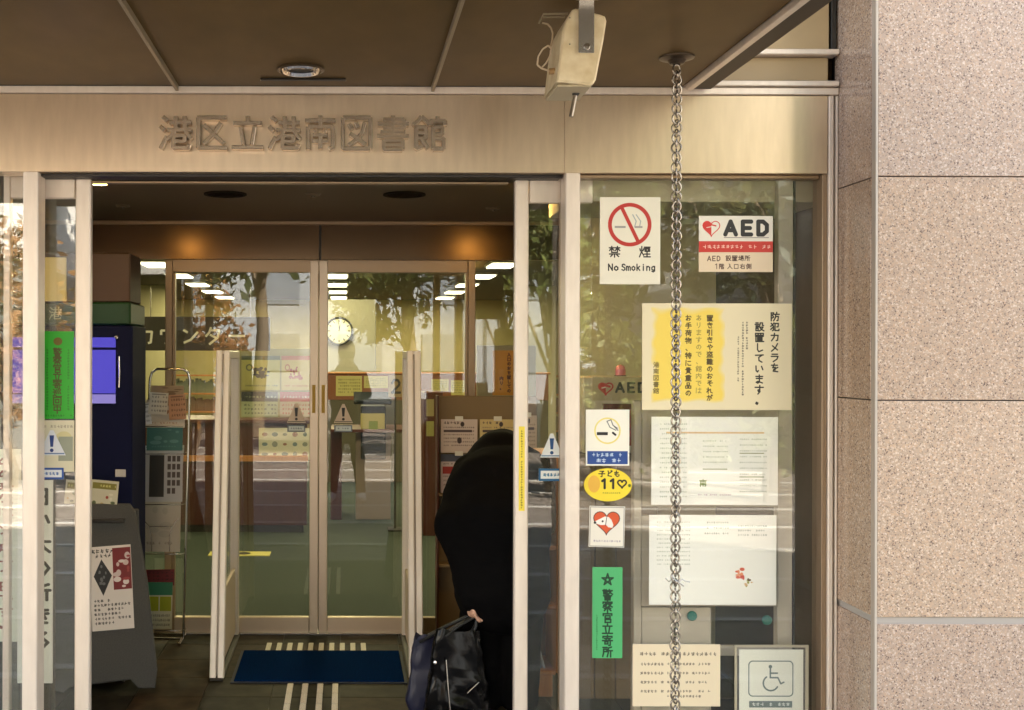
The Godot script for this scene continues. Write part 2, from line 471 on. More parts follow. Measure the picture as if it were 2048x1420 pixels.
const GLYPHS := {
	"港": "14,6 28,18|6,32 20,44|26,60 8,94|34,22 96,22|52,5 52,42|78,5 78,42|28,43 98,43|50,43 42,58 26,70|80,43 88,58 99,68|46,59 78,59 78,74 46,74|46,59 46,92 90,92 93,82",
	"区": "8,9 94,9|12,9 12,92|12,92 96,92|78,22 58,52 28,80|28,28 58,54 86,80",
	"立": "50,4 50,22|8,24 92,24|30,34 38,84|70,34 62,84|4,90 96,90",
	"南": "6,16 94,16|50,2 50,30|14,33 86,33 86,90 74,94|14,33 14,96|34,40 40,52|66,40 60,52|28,56 72,56|26,72 74,72|50,56 50,94",
	"図": "10,8 90,8 90,93 10,93 10,8|28,24 37,40|48,20 54,36|74,20 66,50 50,68 27,84|30,52 54,66 76,82",
	"書": "22,13 82,13 82,37|6,25 96,25|22,37 82,37|50,2 50,59|14,48 86,48|4,59 96,59|24,70 78,70 78,95 24,95 24,70|24,83 78,83",
	"館": "27,4 16,18 2,28|27,4 38,14 48,24|12,34 40,34 40,64 12,64|12,49 40,49|12,34 12,92 32,84|28,66 36,78 47,91|74,4 74,14|54,29 54,17 96,17 96,29|62,34 88,34 88,53 62,53|62,34 62,93|62,65 92,65 92,93 62,93",
	"カ": "10,30 86,30 80,84 66,88|46,8 42,50 14,90",
	"ウ": "50,6 50,22|16,46 16,24 84,24 78,56 36,92",
	"ン": "12,20 34,34|14,86 50,70 86,30",
	"タ": "36,6 26,34 8,54|32,22 80,22 68,60 26,94|30,44 64,62",
	"ー": "8,50 92,50",
	"警": "6,12 46,12|18,4 18,19|36,4 36,19|12,21 46,21 44,44|14,31 32,31 32,43 14,43 14,31|66,4 54,22|60,14 94,14|84,14 74,32 52,46|62,18 76,34 96,46|38,51 62,51|12,60 88,60|24,69 76,69|24,77 76,77|26,86 74,86 74,98 26,98 26,86",
	"察": "50,2 50,12|8,26 8,14 92,14 92,24|34,22 26,34 12,44|30,28 48,28 36,46 8,60|26,36 34,42|54,28 84,28 74,44 58,54|58,32 74,48 94,58|34,60 66,60|20,72 80,72|50,72 50,98|32,80 20,92|68,80 82,92",
	"官": "50,2 50,14|10,32 10,16 90,16 90,30|28,34 74,34 74,56 28,56|28,34 28,96|28,68 80,68 80,94 28,94",
	"寄": "50,2 50,12|8,26 8,14 92,14 92,24|22,32 78,32|50,22 36,44|50,30 72,46|4,52 96,52|26,62 54,62 54,82 26,82 26,62|76,52 76,94 62,96",
	"所": "8,10 46,10|14,26 44,26 44,48 14,48|14,26 14,60 6,92|88,6 58,16|58,16 58,58 48,94|58,40 96,40|80,40 80,96",
	"禁": "4,16 46,16|25,4 25,48|25,18 6,40|27,20 44,38|54,16 96,16|75,4 75,48|74,18 56,40|77,20 96,40|24,56 76,56|6,70 94,70|50,70 50,97|30,78 16,92|70,78 86,92",
	"煙": "24,4 24,44 4,94|8,24 12,42|42,22 34,42|26,56 40,80|46,10 96,10|52,22 92,22 92,46 52,46 52,22|64,10 64,46|80,10 80,46|70,54 70,94|48,70 94,70|42,94 98,94",
	"防": "8,8 36,8 24,34 36,56 18,66|10,8 10,96|70,2 70,20|40,24 98,24|60,24 56,60 36,96|58,48 88,48 84,92 72,94",
	"犯": "40,6 22,32 4,44|10,10 34,40 36,84 24,92|34,50 4,78|52,12 88,12 86,48 72,50|52,12 52,90 94,90 96,76",
	"メ": "80,8 56,56 14,92|24,32 80,78",
	"ラ": "20,12 80,12|12,36 86,36 74,66 34,94",
	"を": "14,20 80,20|46,4 28,48|28,48 56,42 54,74|84,44 40,66 34,86 84,92",
	"設": "12,8 36,8|4,24 42,24|12,40 36,40|12,54 36,54|12,68 36,68 36,92 12,92 12,68|58,8 56,30 46,46|58,8 82,8 82,36 94,36|50,54 88,54 72,80 46,96|56,58 70,78 98,94",
	"置": "8,8 92,8 92,28 8,28 8,8|36,8 36,28|64,8 64,28|8,40 92,40|50,30 46,50|30,52 78,52 78,86 30,86 30,52|30,64 78,64|30,75 78,75|12,48 12,96 96,96",
	"し": "30,6 30,70 44,92 84,76",
	"て": "8,18 92,14|80,16 44,40 46,74 78,92",
	"い": "14,20 16,70 30,84 40,70|74,24 88,60",
	"ま": "14,20 86,20|18,42 82,42|50,4 52,80 34,92 18,82 36,72 84,90",
	"す": "6,24 94,24|56,4 56,62 42,70 36,54 54,46 58,70 36,96",
	"。": "20,72 36,80 28,94 14,86 20,72",
	"、": "12,70 30,90",
	"き": "16,22 84,16|14,42 86,36|40,4 74,66|30,66 36,90 80,90",
	"引": "10,10 46,10 46,30 12,30|12,30 10,52 46,52 42,88 28,92|80,4 80,96",
	"や": "10,44 72,26 92,40 66,62|54,6 60,22|30,18 54,94",
	"盗": "6,12 22,22|4,46 26,32|44,4 34,22|40,14 88,14 82,26|62,16 56,36 32,54|62,26 88,54|16,62 84,62 84,92|16,62 16,92|38,62 38,92|62,62 62,92|2,94 98,94",
	"難": "4,14 48,14|16,4 16,22|36,4 36,22|10,28 42,28 42,46 10,46 10,28|26,22 26,94|6,58 48,58|4,72 48,72|26,72 6,94|28,72 48,92|62,4 50,36|58,26 58,96|76,8 74,24|58,26 96,26|58,48 92,48|58,70 92,70|58,92 98,92|75,26 75,92",
	"の": "52,14 42,72 22,78 12,52 34,22 68,18 90,50 62,90",
	"お": "10,28 60,28|34,6 34,84 14,78 24,62 60,52 80,66 60,88|74,18 92,34",
	"そ": "24,12 78,10 18,46 94,42|60,46 44,70 72,92",
	"れ": "26,4 26,96|6,26 34,24 4,74|30,54 62,26 66,76 92,86",
	"が": "10,30 58,28 52,82 38,88|36,6 30,50 10,88|72,30 84,60|74,4 80,18|88,2 94,16",
	"あ": "16,20 82,20|44,4 46,84|68,34 40,82 14,78 28,56 66,50 86,66 64,90",
	"り": "24,10 26,56|70,6 70,60 44,94",
	"で": "8,18 88,14|76,16 42,40 44,76 74,92|72,40 80,54|86,36 92,48",
	"手": "80,4 24,14|12,36 88,36|4,58 96,58|52,12 52,90 38,94",
	"荷": "6,14 94,14|34,4 34,22|66,4 66,22|28,26 6,58|18,48 18,96|34,36 96,36|42,52 64,52 64,74 42,74 42,52|84,36 84,92 72,96",
	"物": "10,14 4,36|4,30 44,30|26,4 26,96|4,64 44,54|56,4 44,34|52,22 94,22 90,90 78,94|68,22 46,64|84,24 56,86",
	"特": "10,14 4,36|4,30 40,30|24,4 24,96|4,64 40,54|48,18 92,18|70,4 70,38|42,38 98,38|42,56 98,56|80,42 80,92 68,95|54,66 62,80",
	"に": "14,8 10,90|42,24 86,24|40,62 48,84 90,84",
	"は": "12,8 10,92|38,28 94,26|70,6 72,82 52,92 42,80 60,72 94,90",
	"貴": "24,6 76,6 76,22 24,22 24,6|50,2 50,32|6,34 94,34|28,44 72,44 72,80 28,80 28,44|28,56 72,56|28,68 72,68|38,82 12,97|62,82 88,97",
	"重": "78,4 24,10|6,22 94,22|18,32 82,32 82,62 18,62 18,32|18,47 82,47|50,8 50,94|14,76 86,76|4,94 96,94",
	"品": "30,6 70,6 70,40 30,40 30,6|8,56 42,56 42,92 8,92 8,56|58,56 92,56 92,92 58,92 58,56",
	"内": "10,24 90,24 90,88 78,92|10,24 10,96|50,4 50,34 24,74|50,34 78,72",
	"入": "34,6 52,14 40,60 8,94|50,24 62,64 94,94",
	"口": "14,16 86,16 86,90 14,90 14,16",
	"右": "4,26 96,26|44,4 30,50 6,76|32,52 84,52 84,92 32,92 32,52",
	"側": "24,4 4,44|14,30 14,96|34,10 58,10 58,66 34,66 34,10|34,28 58,28|34,46 58,46|40,72 28,94|54,72 64,92|74,14 74,70|92,4 92,92 82,95",
	"階": "8,8 34,8 24,32 34,54 18,62|10,8 10,96|46,6 46,44 66,38|46,22 64,22|90,12 74,20|72,4 72,36 94,36|66,48 58,58|48,60 88,60 88,96 48,96 48,60|48,78 88,78",
	"場": "4,34 36,34|20,8 20,76|4,80 38,68|50,8 86,8 86,36 50,36 50,8|50,22 86,22|40,48 98,48|58,48 40,78|56,60 92,60 86,92 74,95|72,60 50,92",
	"子": "20,12 80,12 52,34|52,34 54,90 36,94|4,50 96,50",
	"ど": "30,6 42,42|78,26 34,50 30,80 84,90|74,4 80,16|88,2 94,14",
	"も": "44,6 34,74 54,92 82,82 84,64|16,30 72,30|14,54 68,54",
	"番": "78,4 22,12|6,26 94,26|30,14 36,22|70,12 64,22|50,12 50,46|48,28 10,52|52,28 92,52|22,56 80,56 80,96 22,96 22,56|22,76 80,76|50,56 50,96",
	"巡": "8,10 22,22|4,40 22,40 22,70 4,84|22,74 50,92 98,90|44,10 32,34 44,58|66,10 54,34 66,58|88,10 76,34 88,58",
	"回": "8,8 92,8 92,94 8,94 8,8|32,32 68,32 68,68 32,68 32,32",
	"中": "14,24 86,24 86,62 14,62 14,24|50,4 50,96",
	"月": "24,6 80,6 80,90 68,94|24,6 22,60 8,94|24,34 80,34|24,60 80,60",
	"日": "22,8 78,8 78,92 22,92 22,8|22,50 78,50",
	"来": "12,22 88,22|30,30 36,42|70,30 62,42|4,48 96,48|50,4 50,96|48,50 10,88|52,50 92,88",
	"な": "8,22 58,20|36,4 12,56|72,22 90,38|66,44 66,84 44,92 34,80 54,72 92,92",
	"大": "6,34 94,34|50,4 46,50 8,94|52,40 66,70 94,94",
	"る": "22,10 74,10 18,58 60,42 86,66 62,92 40,84 56,74 66,90",
	"A": "50,4 8,96|50,4 92,96|24,66 76,66", "E": "20,4 20,96|20,4 86,4|20,50 76,50|20,96 86,96", "D": "16,4 16,96|16,4 54,4 84,28 84,72 54,96 16,96",
	"1": "28,22 54,4 54,96", "2": "16,28 30,6 66,6 82,26 76,44 16,96 86,96", "0": "50,4 20,24 20,76 50,96 80,76 80,24 50,4",
	"N": "14,96 14,4 84,96 84,4", "o": "50,36 20,52 20,80 50,96 80,80 80,52 50,36", "S": "82,18 56,4 26,10 22,36 76,58 80,84 52,97 16,84",
	"m": "8,96 8,36|8,50 28,36 46,50 46,96|46,50 68,36 88,50 88,96", "k": "20,4 20,96|76,36 20,70|40,60 80,96", "i": "50,36 50,96|50,8 50,14",
	"n": "18,96 18,36|18,52 46,36 78,50 78,96", "g": "78,36 78,104 50,118 22,108|78,50 50,36 20,52 20,80 50,94 78,80",
}

# ---------------------------------------------------------------- materials
var M := {}

func tri_tex(m: StandardMaterial3D, t: Texture2D, scale: Vector3):
	m.albedo_texture = t
	m.uv1_triplanar = true
	m.uv1_world_triplanar = true
	m.uv1_scale = scale

func noise_tex(freq: float, a: Color, b: Color, seed_: int, size := 256, oct := 4) -> NoiseTexture2D:
	var t := NoiseTexture2D.new()
	t.width = size
	t.height = size
	t.seamless = true
	t.noise = noise(FastNoiseLite.TYPE_SIMPLEX_SMOOTH, freq, seed_, oct)
	var g := Gradient.new()
	g.set_color(0, a)
	g.set_color(1, b)
	t.color_ramp = g
	return t

func speckle(base: Color, warm: Color, dark: Color, pale: Color, seed_: int) -> ImageTexture:
	var s := 512
	var im := Image.create(s, s, false, Image.FORMAT_RGBA8)
	var r := RandomNumberGenerator.new()
	r.seed = seed_
	im.fill(base)
	# grains of feldspar, quartz and mica as small crooked patches; wrapped round so that the sheet repeats without a seam
	for i in 19000:
		var c := base
		var k := r.randf()
		var sz := r.randf_range(1.5, 3.7)
		if k < 0.36: c = warm.lerp(base, r.randf() * 0.5)
		elif k < 0.62: c = pale.lerp(base, r.randf() * 0.6)
		elif k < 0.86:
			c = dark.lerp(base, r.randf() * 0.55)
			sz *= 0.72
		else: c = base.darkened(r.randf() * 0.2)
		var p := Vector2(r.randf() * s, r.randf() * s)
		var an := r.randf() * PI
		var asp := r.randf_range(0.5, 1.0)
		var n := int(ceil(sz)) + 1
		for dy in range(-n, n + 1):
			for dx in range(-n, n + 1):
				var q := Vector2(dx, dy).rotated(an)
				q.y /= asp
				var lim := sz * (0.85 + 0.3 * sin(atan2(q.y, q.x) * 3.0 + an * 7.0))
				if q.length() < lim:
					im.set_pixel(posmod(int(p.x) + dx, s), posmod(int(p.y) + dy, s), c)
	return tex(im)

func wood_tex(a: Color, b: Color, seed_: int) -> ImageTexture:
	var w := 256
	var im := Image.create(w, w, false, Image.FORMAT_RGB8)
	var n1 := noise(FastNoiseLite.TYPE_SIMPLEX_SMOOTH, 0.02, seed_)
	var n2 := noise(FastNoiseLite.TYPE_SIMPLEX_SMOOTH, 0.12, seed_ + 1)
	for y in w:
		for x in w:
			var t := n1.get_noise_2d(x * 3.0, y * 0.25) * 0.5 + 0.5
			var f := n2.get_noise_2d(x * 4.0, y * 0.3) * 0.5 + 0.5
			im.set_pixel(x, y, a.lerp(b, clampf(t * 0.65 + f * 0.35, 0, 1)))
	return tex(im)

func make_materials():
	var metal := StandardMaterial3D.new()      # satin anodised metal of a warm champagne tone
	metal.albedo_color = lin(0.83, 0.735, 0.635)
	metal.metallic = 0.35
	metal.roughness = 0.42
	tri_tex(metal, noise_tex(0.03, Color(0.945, 0.94, 0.935), Color(1, 1, 1), 3, 512, 5), Vector3(1.6, 0.3, 1.6))
	M.metal = metal
	var panel: StandardMaterial3D = metal.duplicate()
	panel.albedo_color = lin(0.74, 0.595, 0.43)
	panel.roughness = 0.30
	panel.metallic = 0.8
	M.panel = panel
	var letter: StandardMaterial3D = metal.duplicate()
	letter.albedo_color = lin(0.52, 0.425, 0.32)
	letter.roughness = 0.24
	letter.metallic = 0.85
	M.letter = letter
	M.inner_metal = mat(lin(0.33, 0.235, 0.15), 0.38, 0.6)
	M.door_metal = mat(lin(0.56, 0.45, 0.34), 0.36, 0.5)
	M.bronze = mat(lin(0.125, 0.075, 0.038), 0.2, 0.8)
	M.dark = mat(lin(0.02, 0.017, 0.014), 0.5)
	M.rubber = mat(lin(0.025, 0.022, 0.02), 0.7)
	M.steel = mat(lin(0.55, 0.53, 0.50), 0.25, 0.95)
	M.chrome = mat(lin(0.62, 0.60, 0.58), 0.12, 1.0)
	M.soffit = StandardMaterial3D.new()
	M.soffit.albedo_color = lin(0.128, 0.080, 0.029)
	M.soffit.roughness = 0.42
	M.soffit.metallic = 0.1
	M.soffit.metallic_specular = 0.2
	tri_tex(M.soffit, noise_tex(0.012, Color(0.88, 0.88, 0.85), Color(1, 0.99, 0.98), 9, 512, 5), Vector3(0.9, 0.9, 0.5))
	M.fin = mat(lin(0.30, 0.25, 0.17), 0.45, 0.4)
	M.gran = StandardMaterial3D.new()
	M.gran.roughness = 0.55
	tri_tex(M.gran, speckle(Color(0.69, 0.612, 0.545), Color(0.755, 0.645, 0.545), Color(0.31, 0.245, 0.225), Color(0.85, 0.79, 0.725), 11), Vector3.ONE * (1.0 / 0.62))
	M.gran_pol = M.gran.duplicate()          # the same stone, polished
	M.gran_pol.roughness = 0.12
	M.seal = mat(lin(0.38, 0.35, 0.32), 0.7)
	M.glass = StandardMaterial3D.new()
	M.glass.transparency = BaseMaterial3D.TRANSPARENCY_ALPHA
	M.glass.albedo_color = Color(0.55, 0.6, 0.52, 0.03)
	M.glass.roughness = 0.0
	M.clear = StandardMaterial3D.new()
	M.clear.transparency = BaseMaterial3D.TRANSPARENCY_ALPHA
	M.clear.albedo_color = Color(0.8, 0.82, 0.8, 0.08)
	M.clear.roughness = 0.03
	M.slate = []
	for k in 4:
		var s := StandardMaterial3D.new()
		s.albedo_color = [lin(0.050, 0.033, 0.017), lin(0.037, 0.033, 0.020), lin(0.062, 0.038, 0.018), lin(0.030, 0.027, 0.018)][k]
		s.roughness = 0.6
		s.metallic_specular = 0.25
		tri_tex(s, noise_tex(0.02, Color(0.6, 0.6, 0.58), Color(1, 1, 1), 20 + k), Vector3.ONE * 1.6)
		M.slate.append(s)
	M.wood = StandardMaterial3D.new()
	M.wood.roughness = 0.45
	tri_tex(M.wood, wood_tex(Color(0.72, 0.45, 0.22), Color(0.84, 0.58, 0.32), 5), Vector3.ONE * 2.0)
	M.dark_wood = StandardMaterial3D.new()
	M.dark_wood.roughness = 0.4
	tri_tex(M.dark_wood, wood_tex(Color(0.26, 0.10, 0.06), Color(0.36, 0.16, 0.09), 6), Vector3.ONE * 1.5)
	M.brown_board = mat(lin(0.20, 0.135, 0.06), 0.6)
	M.yellow_wall = StandardMaterial3D.new()
	M.yellow_wall.albedo_color = lin(0.62, 0.54, 0.26)
	M.yellow_wall.roughness = 0.8
	tri_tex(M.yellow_wall, noise_tex(0.01, Color(0.93, 0.93, 0.9), Color(1, 1, 1), 31), Vector3.ONE * 0.6)
	M.carpet = StandardMaterial3D.new()
	M.carpet.albedo_color = lin(0.032, 0.05, 0.032)
	M.carpet.roughness = 0.95
	tri_tex(M.carpet, noise_tex(0.2, Color(0.7, 0.7, 0.7), Color(1, 1, 1), 32), Vector3.ONE * 2.0)
	M.white = mat(Color(0.86, 0.85, 0.80), 0.5)
	M.paper = mat(Color(0.88, 0.87, 0.83), 0.7)
	M.cream = mat(lin(0.78, 0.68, 0.47), 0.45)

# ---------------------------------------------------------------- setting
func flat(x0: float, z0: float, x1: float, z1: float, y: float) -> Mesh:
	var st := begin()
	quad(st, Vector3(x0, y, z0), Vector3(x1, y, z0), Vector3(x1, y, z1), Vector3(x0, y, z1), Vector3.UP)
	return st.commit()

func build_street_ground():
	var g := StandardMaterial3D.new()
	g.roughness = 0.85
	g.albedo_color = lin(0.34, 0.29, 0.245)
	tri_tex(g, noise_tex(0.03, Color(0.72, 0.70, 0.68), Color(1, 1, 1), 41, 512), Vector3.ONE * 0.35)
	var p := structure("pavement", flat(-150, -150, 150, 150, 0), g, Vector3(0, -0.14, 0))
	# pale bands laid across the brown paving
	for i in 9:
		part(p, "paving_band", cb(Vector3(11.0, 0.008, 0.09), 0), mat(lin(0.56, 0.53, 0.48), 0.8), Vector3(0.8, 0.0045, 1.6 + i * 1.25))

func build_shell():
	var b := thing("library_building", "beige upper storeys of the library above the entrance", "building")
	var stone := mat(lin(0.45, 0.38, 0.30), 0.7)
	boxw(b, "upper_wall", Vector3(-9, 2.68, -19), Vector3(9, 7.0, -0.04), stone, 0)
	boxw(b, "roof", Vector3(-9.15, 7.002, -19.1), Vector3(9.15, 7.2, 0.1), mat(lin(0.3, 0.29, 0.27), 0.8), 0.01)
	boxw(b, "wall", Vector3(-9, -0.2, -0.3), Vector3(-2.2, 2.678, -0.04), stone, 0)
	boxw(b, "wall", Vector3(2.92, -0.2, -0.3), Vector3(9, 2.678, -0.04), stone, 0)
	var tan_board := mat(lin(0.40, 0.30, 0.17), 0.6)
	# band of panels above the header, seen to the right of the soffit
	boxw(b, "upper_panel", Vector3(1.20, 2.595, -0.035), Vector3(1.728, 3.2, -0.004), tan_board, 0.002)
	boxw(b, "upper_panel", Vector3(1.20, 2.482, -0.035), Vector3(1.728, 2.570, -0.012), tan_board, 0.002)
	boxw(b, "ledge", Vector3(1.20, 2.572, -0.035), Vector3(1.755, 2.592, 0.022), M.metal, 0.003)
	boxw(b, "ledge", Vector3(1.20, 2.460, -0.035), Vector3(1.755, 2.479, 0.022), M.metal, 0.003)
	boxw(b, "end_trim", Vector3(1.735, 2.595, -0.05), Vector3(1.752, 3.2, 0.0), M.dark, 0.001)
	# the library hall behind
	structure("library_floor", cb(Vector3(12, 0.2, 16.4), 0), M.carpet, Vector3(0, -0.1, -10.27))
	structure("library_ceiling", cb(Vector3(12.4, 0.08, 16.6), 0), mat(lin(0.10, 0.068, 0.035), 0.7), Vector3(0, 2.641, -10.3))
	structure("wall_left", cb(Vector3(0.2, 2.6, 16.4), 0), M.yellow_wall, Vector3(-6.1, 1.3, -10.3))
	structure("wall_right", cb(Vector3(0.2, 2.6, 16.4), 0), M.yellow_wall, Vector3(6.1, 1.3, -10.3))
	structure("wall_back", cb(Vector3(12, 2.6, 0.2), 0), M.yellow_wall, Vector3(0, 1.3, -18.5))
	structure("wall_front", cb(Vector3(3.9, 2.6, 0.12), 0), M.yellow_wall, Vector3(-4.05, 1.3, -2.12))
	structure("wall_front", cb(Vector3(3.9, 2.6, 0.12), 0), M.yellow_wall, Vector3(4.05, 1.3, -2.12))
	structure("wall_front", cb(Vector3(4.2, 0.38, 0.1), 0), mat(lin(0.2, 0.14, 0.08), 0.6), Vector3(0, 2.41, -2.13))

func build_soffit():
	var s := thing("canopy_soffit", "dark brown panelled soffit over the library entrance", "canopy", Vector3(0, 2.457, 0))
	var edges := [-2.43, -1.515, -0.60, 0.31, 1.205]
	for i in 4:
		boxw(s, "soffit_panel", Vector3(edges[i] + 0.004, 2.458, 0.012), Vector3(edges[i + 1] - 0.004, 2.478, 3.0), M.soffit, 0.001)
	for i in [1, 2, 3]:
		boxw(s, "joint_strip", Vector3(edges[i] - 0.0055, 2.438, 0.013), Vector3(edges[i] + 0.0055, 2.48, 3.0), M.fin, 0.001)
	boxw(s, "edge_strip", Vector3(1.206, 2.440, 0.03), Vector3(1.228, 2.60, 3.0), M.metal, 0.002)
	boxw(s, "edge_beam", Vector3(1.2295, 2.4455, 0.03), Vector3(1.295, 2.62, 3.0), mat(lin(0.05, 0.035, 0.02), 0.6), 0.002)
	boxw(s, "upper_slab", Vector3(1.297, 2.98, 0.03), Vector3(1.755, 3.12, 2.6), mat(lin(0.2, 0.15, 0.09), 0.7), 0.004)
	boxw(s, "slab", Vector3(-2.43, 2.482, 0.012), Vector3(1.204, 2.62, 3.0), mat(lin(0.3, 0.26, 0.2), 0.7), 0.0)

func build_pillar():
	var p := thing("granite_pillar", "speckled pink granite pillar at the right of the entrance", "pillar", Vector3(1.76, -0.14, 0))
	var rows := [[-0.14, 0.610], [0.634, 1.352], [1.3555, 2.096], [2.0995, 2.845], [2.8485, 3.6]]
	for i in rows.size():
		var slab: StandardMaterial3D = M.gran.duplicate()
		slab.albedo_color = [Color(0.97, 0.96, 0.97), Color(1.0, 0.985, 0.97), Color(0.96, 0.94, 0.925), Color(0.955, 0.95, 0.965), Color(0.97, 0.95, 0.95)][i]
		slab.uv1_offset = Vector3(i * 0.37, i * 0.21, i * 0.13)
		var slab2: StandardMaterial3D = M.gran_pol.duplicate()
		slab2.albedo_color = slab.albedo_color
		slab2.uv1_offset = Vector3(i * 0.29, i * 0.41, i * 0.17)
		boxw(p, "granite_panel", Vector3(1.7695, rows[i][0], 0.25), Vector3(2.9, rows[i][1], [0.28, 0.2805, 0.2797, 0.2803, 0.28][i]), slab, 0.0015)
		boxw(p, "granite_panel", Vector3(1.76, rows[i][0], -0.03), Vector3(1.79, rows[i][1], 0.2485), slab2, 0.0015)
	boxw(p, "sealant_joint", Vector3(1.768, 0.606, -0.02), Vector3(2.89, 0.638, 0.2745), M.seal, 0)
	boxw(p, "corner_strip", Vector3(1.7612, -0.14, 0.2735), Vector3(1.7690, 3.6, 0.2806), mat(lin(0.50, 0.45, 0.39), 0.5), 0.001)
	boxw(p, "corner_backing", Vector3(1.7625, -0.14, 0.2492), Vector3(1.7674, 3.6, 0.273), mat(lin(0.42, 0.36, 0.30), 0.8), 0)
	boxw(p, "core", Vector3(1.80, -0.14, -0.3), Vector3(2.89, 3.6, 0.245), M.dark, 0)

# single glazing, or double: two thin sheets with an air gap
func pane(parent: Node3D, called: String, lo: Vector3, hi: Vector3, double := false) -> MeshInstance3D:
	if not double: return boxw(parent, called, lo, hi, M.glass, 0)
	var st := begin()
	var c := (lo + hi) / 2.0
	var s := hi - lo
	for k in [-1.0, 1.0]: add_box(st, Vector3(s.x, s.y, s.z * 0.38), Vector3(0, 0, k * s.z * 0.31), 0.0)
	return part(parent, called, st.commit(), M.glass, c - (Vector3.ZERO if parent == self else parent.global_position))

func build_front():
	var f := thing("entrance_front", "champagne metal entrance front with open sliding glass doors", "entrance", Vector3(0, 0, 0))
	# header beam in two lengths, trims
	boxw(f, "header_panel", Vector3(-2.2, 2.152, -0.10), Vector3(0.7815, 2.430, 0.0), M.panel, 0.0015)
	boxw(f, "header_panel", Vector3(0.7822, 2.152, -0.10), Vector3(1.722, 2.430, 0.0), M.panel, 0.0015)
	boxw(f, "header_trim", Vector3(-2.2, 2.432, -0.10), Vector3(1.757, 2.4565, 0.010), M.metal, 0.002)
	boxw(f, "end_trim", Vector3(1.7245, -0.1, -0.10), Vector3(1.742, 2.430, 0.006), M.metal, 0.003)
	boxw(f, "end_trim", Vector3(1.7425, -0.1, -0.10), Vector3(1.7495, 2.430, -0.012), mat(lin(0.30, 0.27, 0.24), 0.5, 0.5), 0.001)
	boxw(f, "end_trim", Vector3(1.750, -0.1, -0.10), Vector3(1.7585, 2.430, 0.004), M.metal, 0.002)
	# door track under the header
	boxw(f, "door_track", Vector3(-1.152, 2.142, -0.17), Vector3(0.781, 2.1515, -0.04), M.dark, 0.001)
	boxw(f, "door_track", Vector3(-1.04, 2.131, -0.16), Vector3(0.60, 2.1385, -0.125), M.inner_metal, 0.001)
	# fixed posts
	pbox(f, "post", 45, 343.5, 75, 1640, 4.0, 0.10, M.metal, 0.004)
	pbox(f, "post", 1131, 343.5, 1160, 1640, 4.0, 0.10, M.metal, 0.004)
	boxw(f, "jamb", Vector3(-2.2, -0.1, -0.10), Vector3(-1.9, 2.150, 0), M.panel, 0.002)
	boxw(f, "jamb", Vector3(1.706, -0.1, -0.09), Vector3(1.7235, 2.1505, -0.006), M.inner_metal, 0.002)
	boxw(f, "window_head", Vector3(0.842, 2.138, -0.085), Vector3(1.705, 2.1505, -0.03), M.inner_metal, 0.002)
	boxw(f, "window_sill", Vector3(0.842, -0.1, -0.09), Vector3(1.705, 0.02, -0.02), M.metal, 0.003)
	boxw(f, "window_sill", Vector3(-1.9, -0.1, -0.09), Vector3(-1.153, 0.02, -0.02), M.metal, 0.003)
	pane(f, "window_pane", Vector3(0.842, 0.021, -0.058), Vector3(1.7055, 2.138, -0.050))
	pane(f, "window_pane", Vector3(-1.8995, 0.021, -0.058), Vector3(-1.153, 2.150, -0.050), true)
	# sliding door leaves, pushed open behind the posts
	for s in [[75.0, 150.0, 180.0, 1], [1124.0, 1057.0, 1030.0, -1]]:
		var leaf := Node3D.new()
		leaf.name = "sliding_door"
		f.add_child(leaf, true)
		var d := 4.11
		var e0 := minf(s[1], s[2])
		var e1 := maxf(s[1], s[2])
		var g0: float = 20.0 if s[3] == 1 else s[1] + 0.0
		var g1: float = s[1] if s[3] == 1 else 1185.0
		pbox(leaf, "stile", e0, 346, e1, 1500, d, 0.04, M.metal, 0.004)
		var tr0: float = (g0 if s[3] == 1 else g0 + 1.0)
		var tr1: float = (g1 - 1.0 if s[3] == 1 else g1)
		pbox(leaf, "top_rail", tr0, 352, tr1, 398 if s[3] == 1 else 405, d + 0.005, 0.03, M.metal, 0.003)
		pbox(leaf, "bottom_rail", tr0, 1480, tr1, 1500, d + 0.005, 0.03, M.metal, 0.003)
		var a := at(g0, 1480, d)
		var b := at(g1, 398 if s[3] == 1 else 405, d)
		pane(leaf, "pane", Vector3(a.x, a.y, -d + 4.0 - 0.026), Vector3(b.x, b.y, -d + 4.0 - 0.018), s[3] == 1)
		if s[3] == 1:
			pbox(leaf, "stile", 6, 346, 20, 1500, d + 0.003, 0.034, M.metal, 0.003)
		else:
			pbox(leaf, "stile", 1120, 346, 1129, 1500, d + 0.003, 0.034, M.inner_metal, 0.003)
	pbox(f, "weather_strip", 75, 345, 84, 1600, 4.07, 0.02, M.rubber, 0.001)
	# yellow caution tape on the right leaf
	var im := blank(24, 340, Color(0.93, 0.84, 0.28))
	var r := RandomNumberGenerator.new()
	r.seed = 3
	print_line(im, 7, 14, 310, 9, Color(0.45, 0.42, 0.1), r, true)
	var t := thing("caution_tape", "narrow yellow printed tape on the right sliding door stile", "tape", at(1044, 1020, 4.108))
	poster(t, "strip", 1038, 852, 1050, 1021, 4.1085, printed(tex(im)))

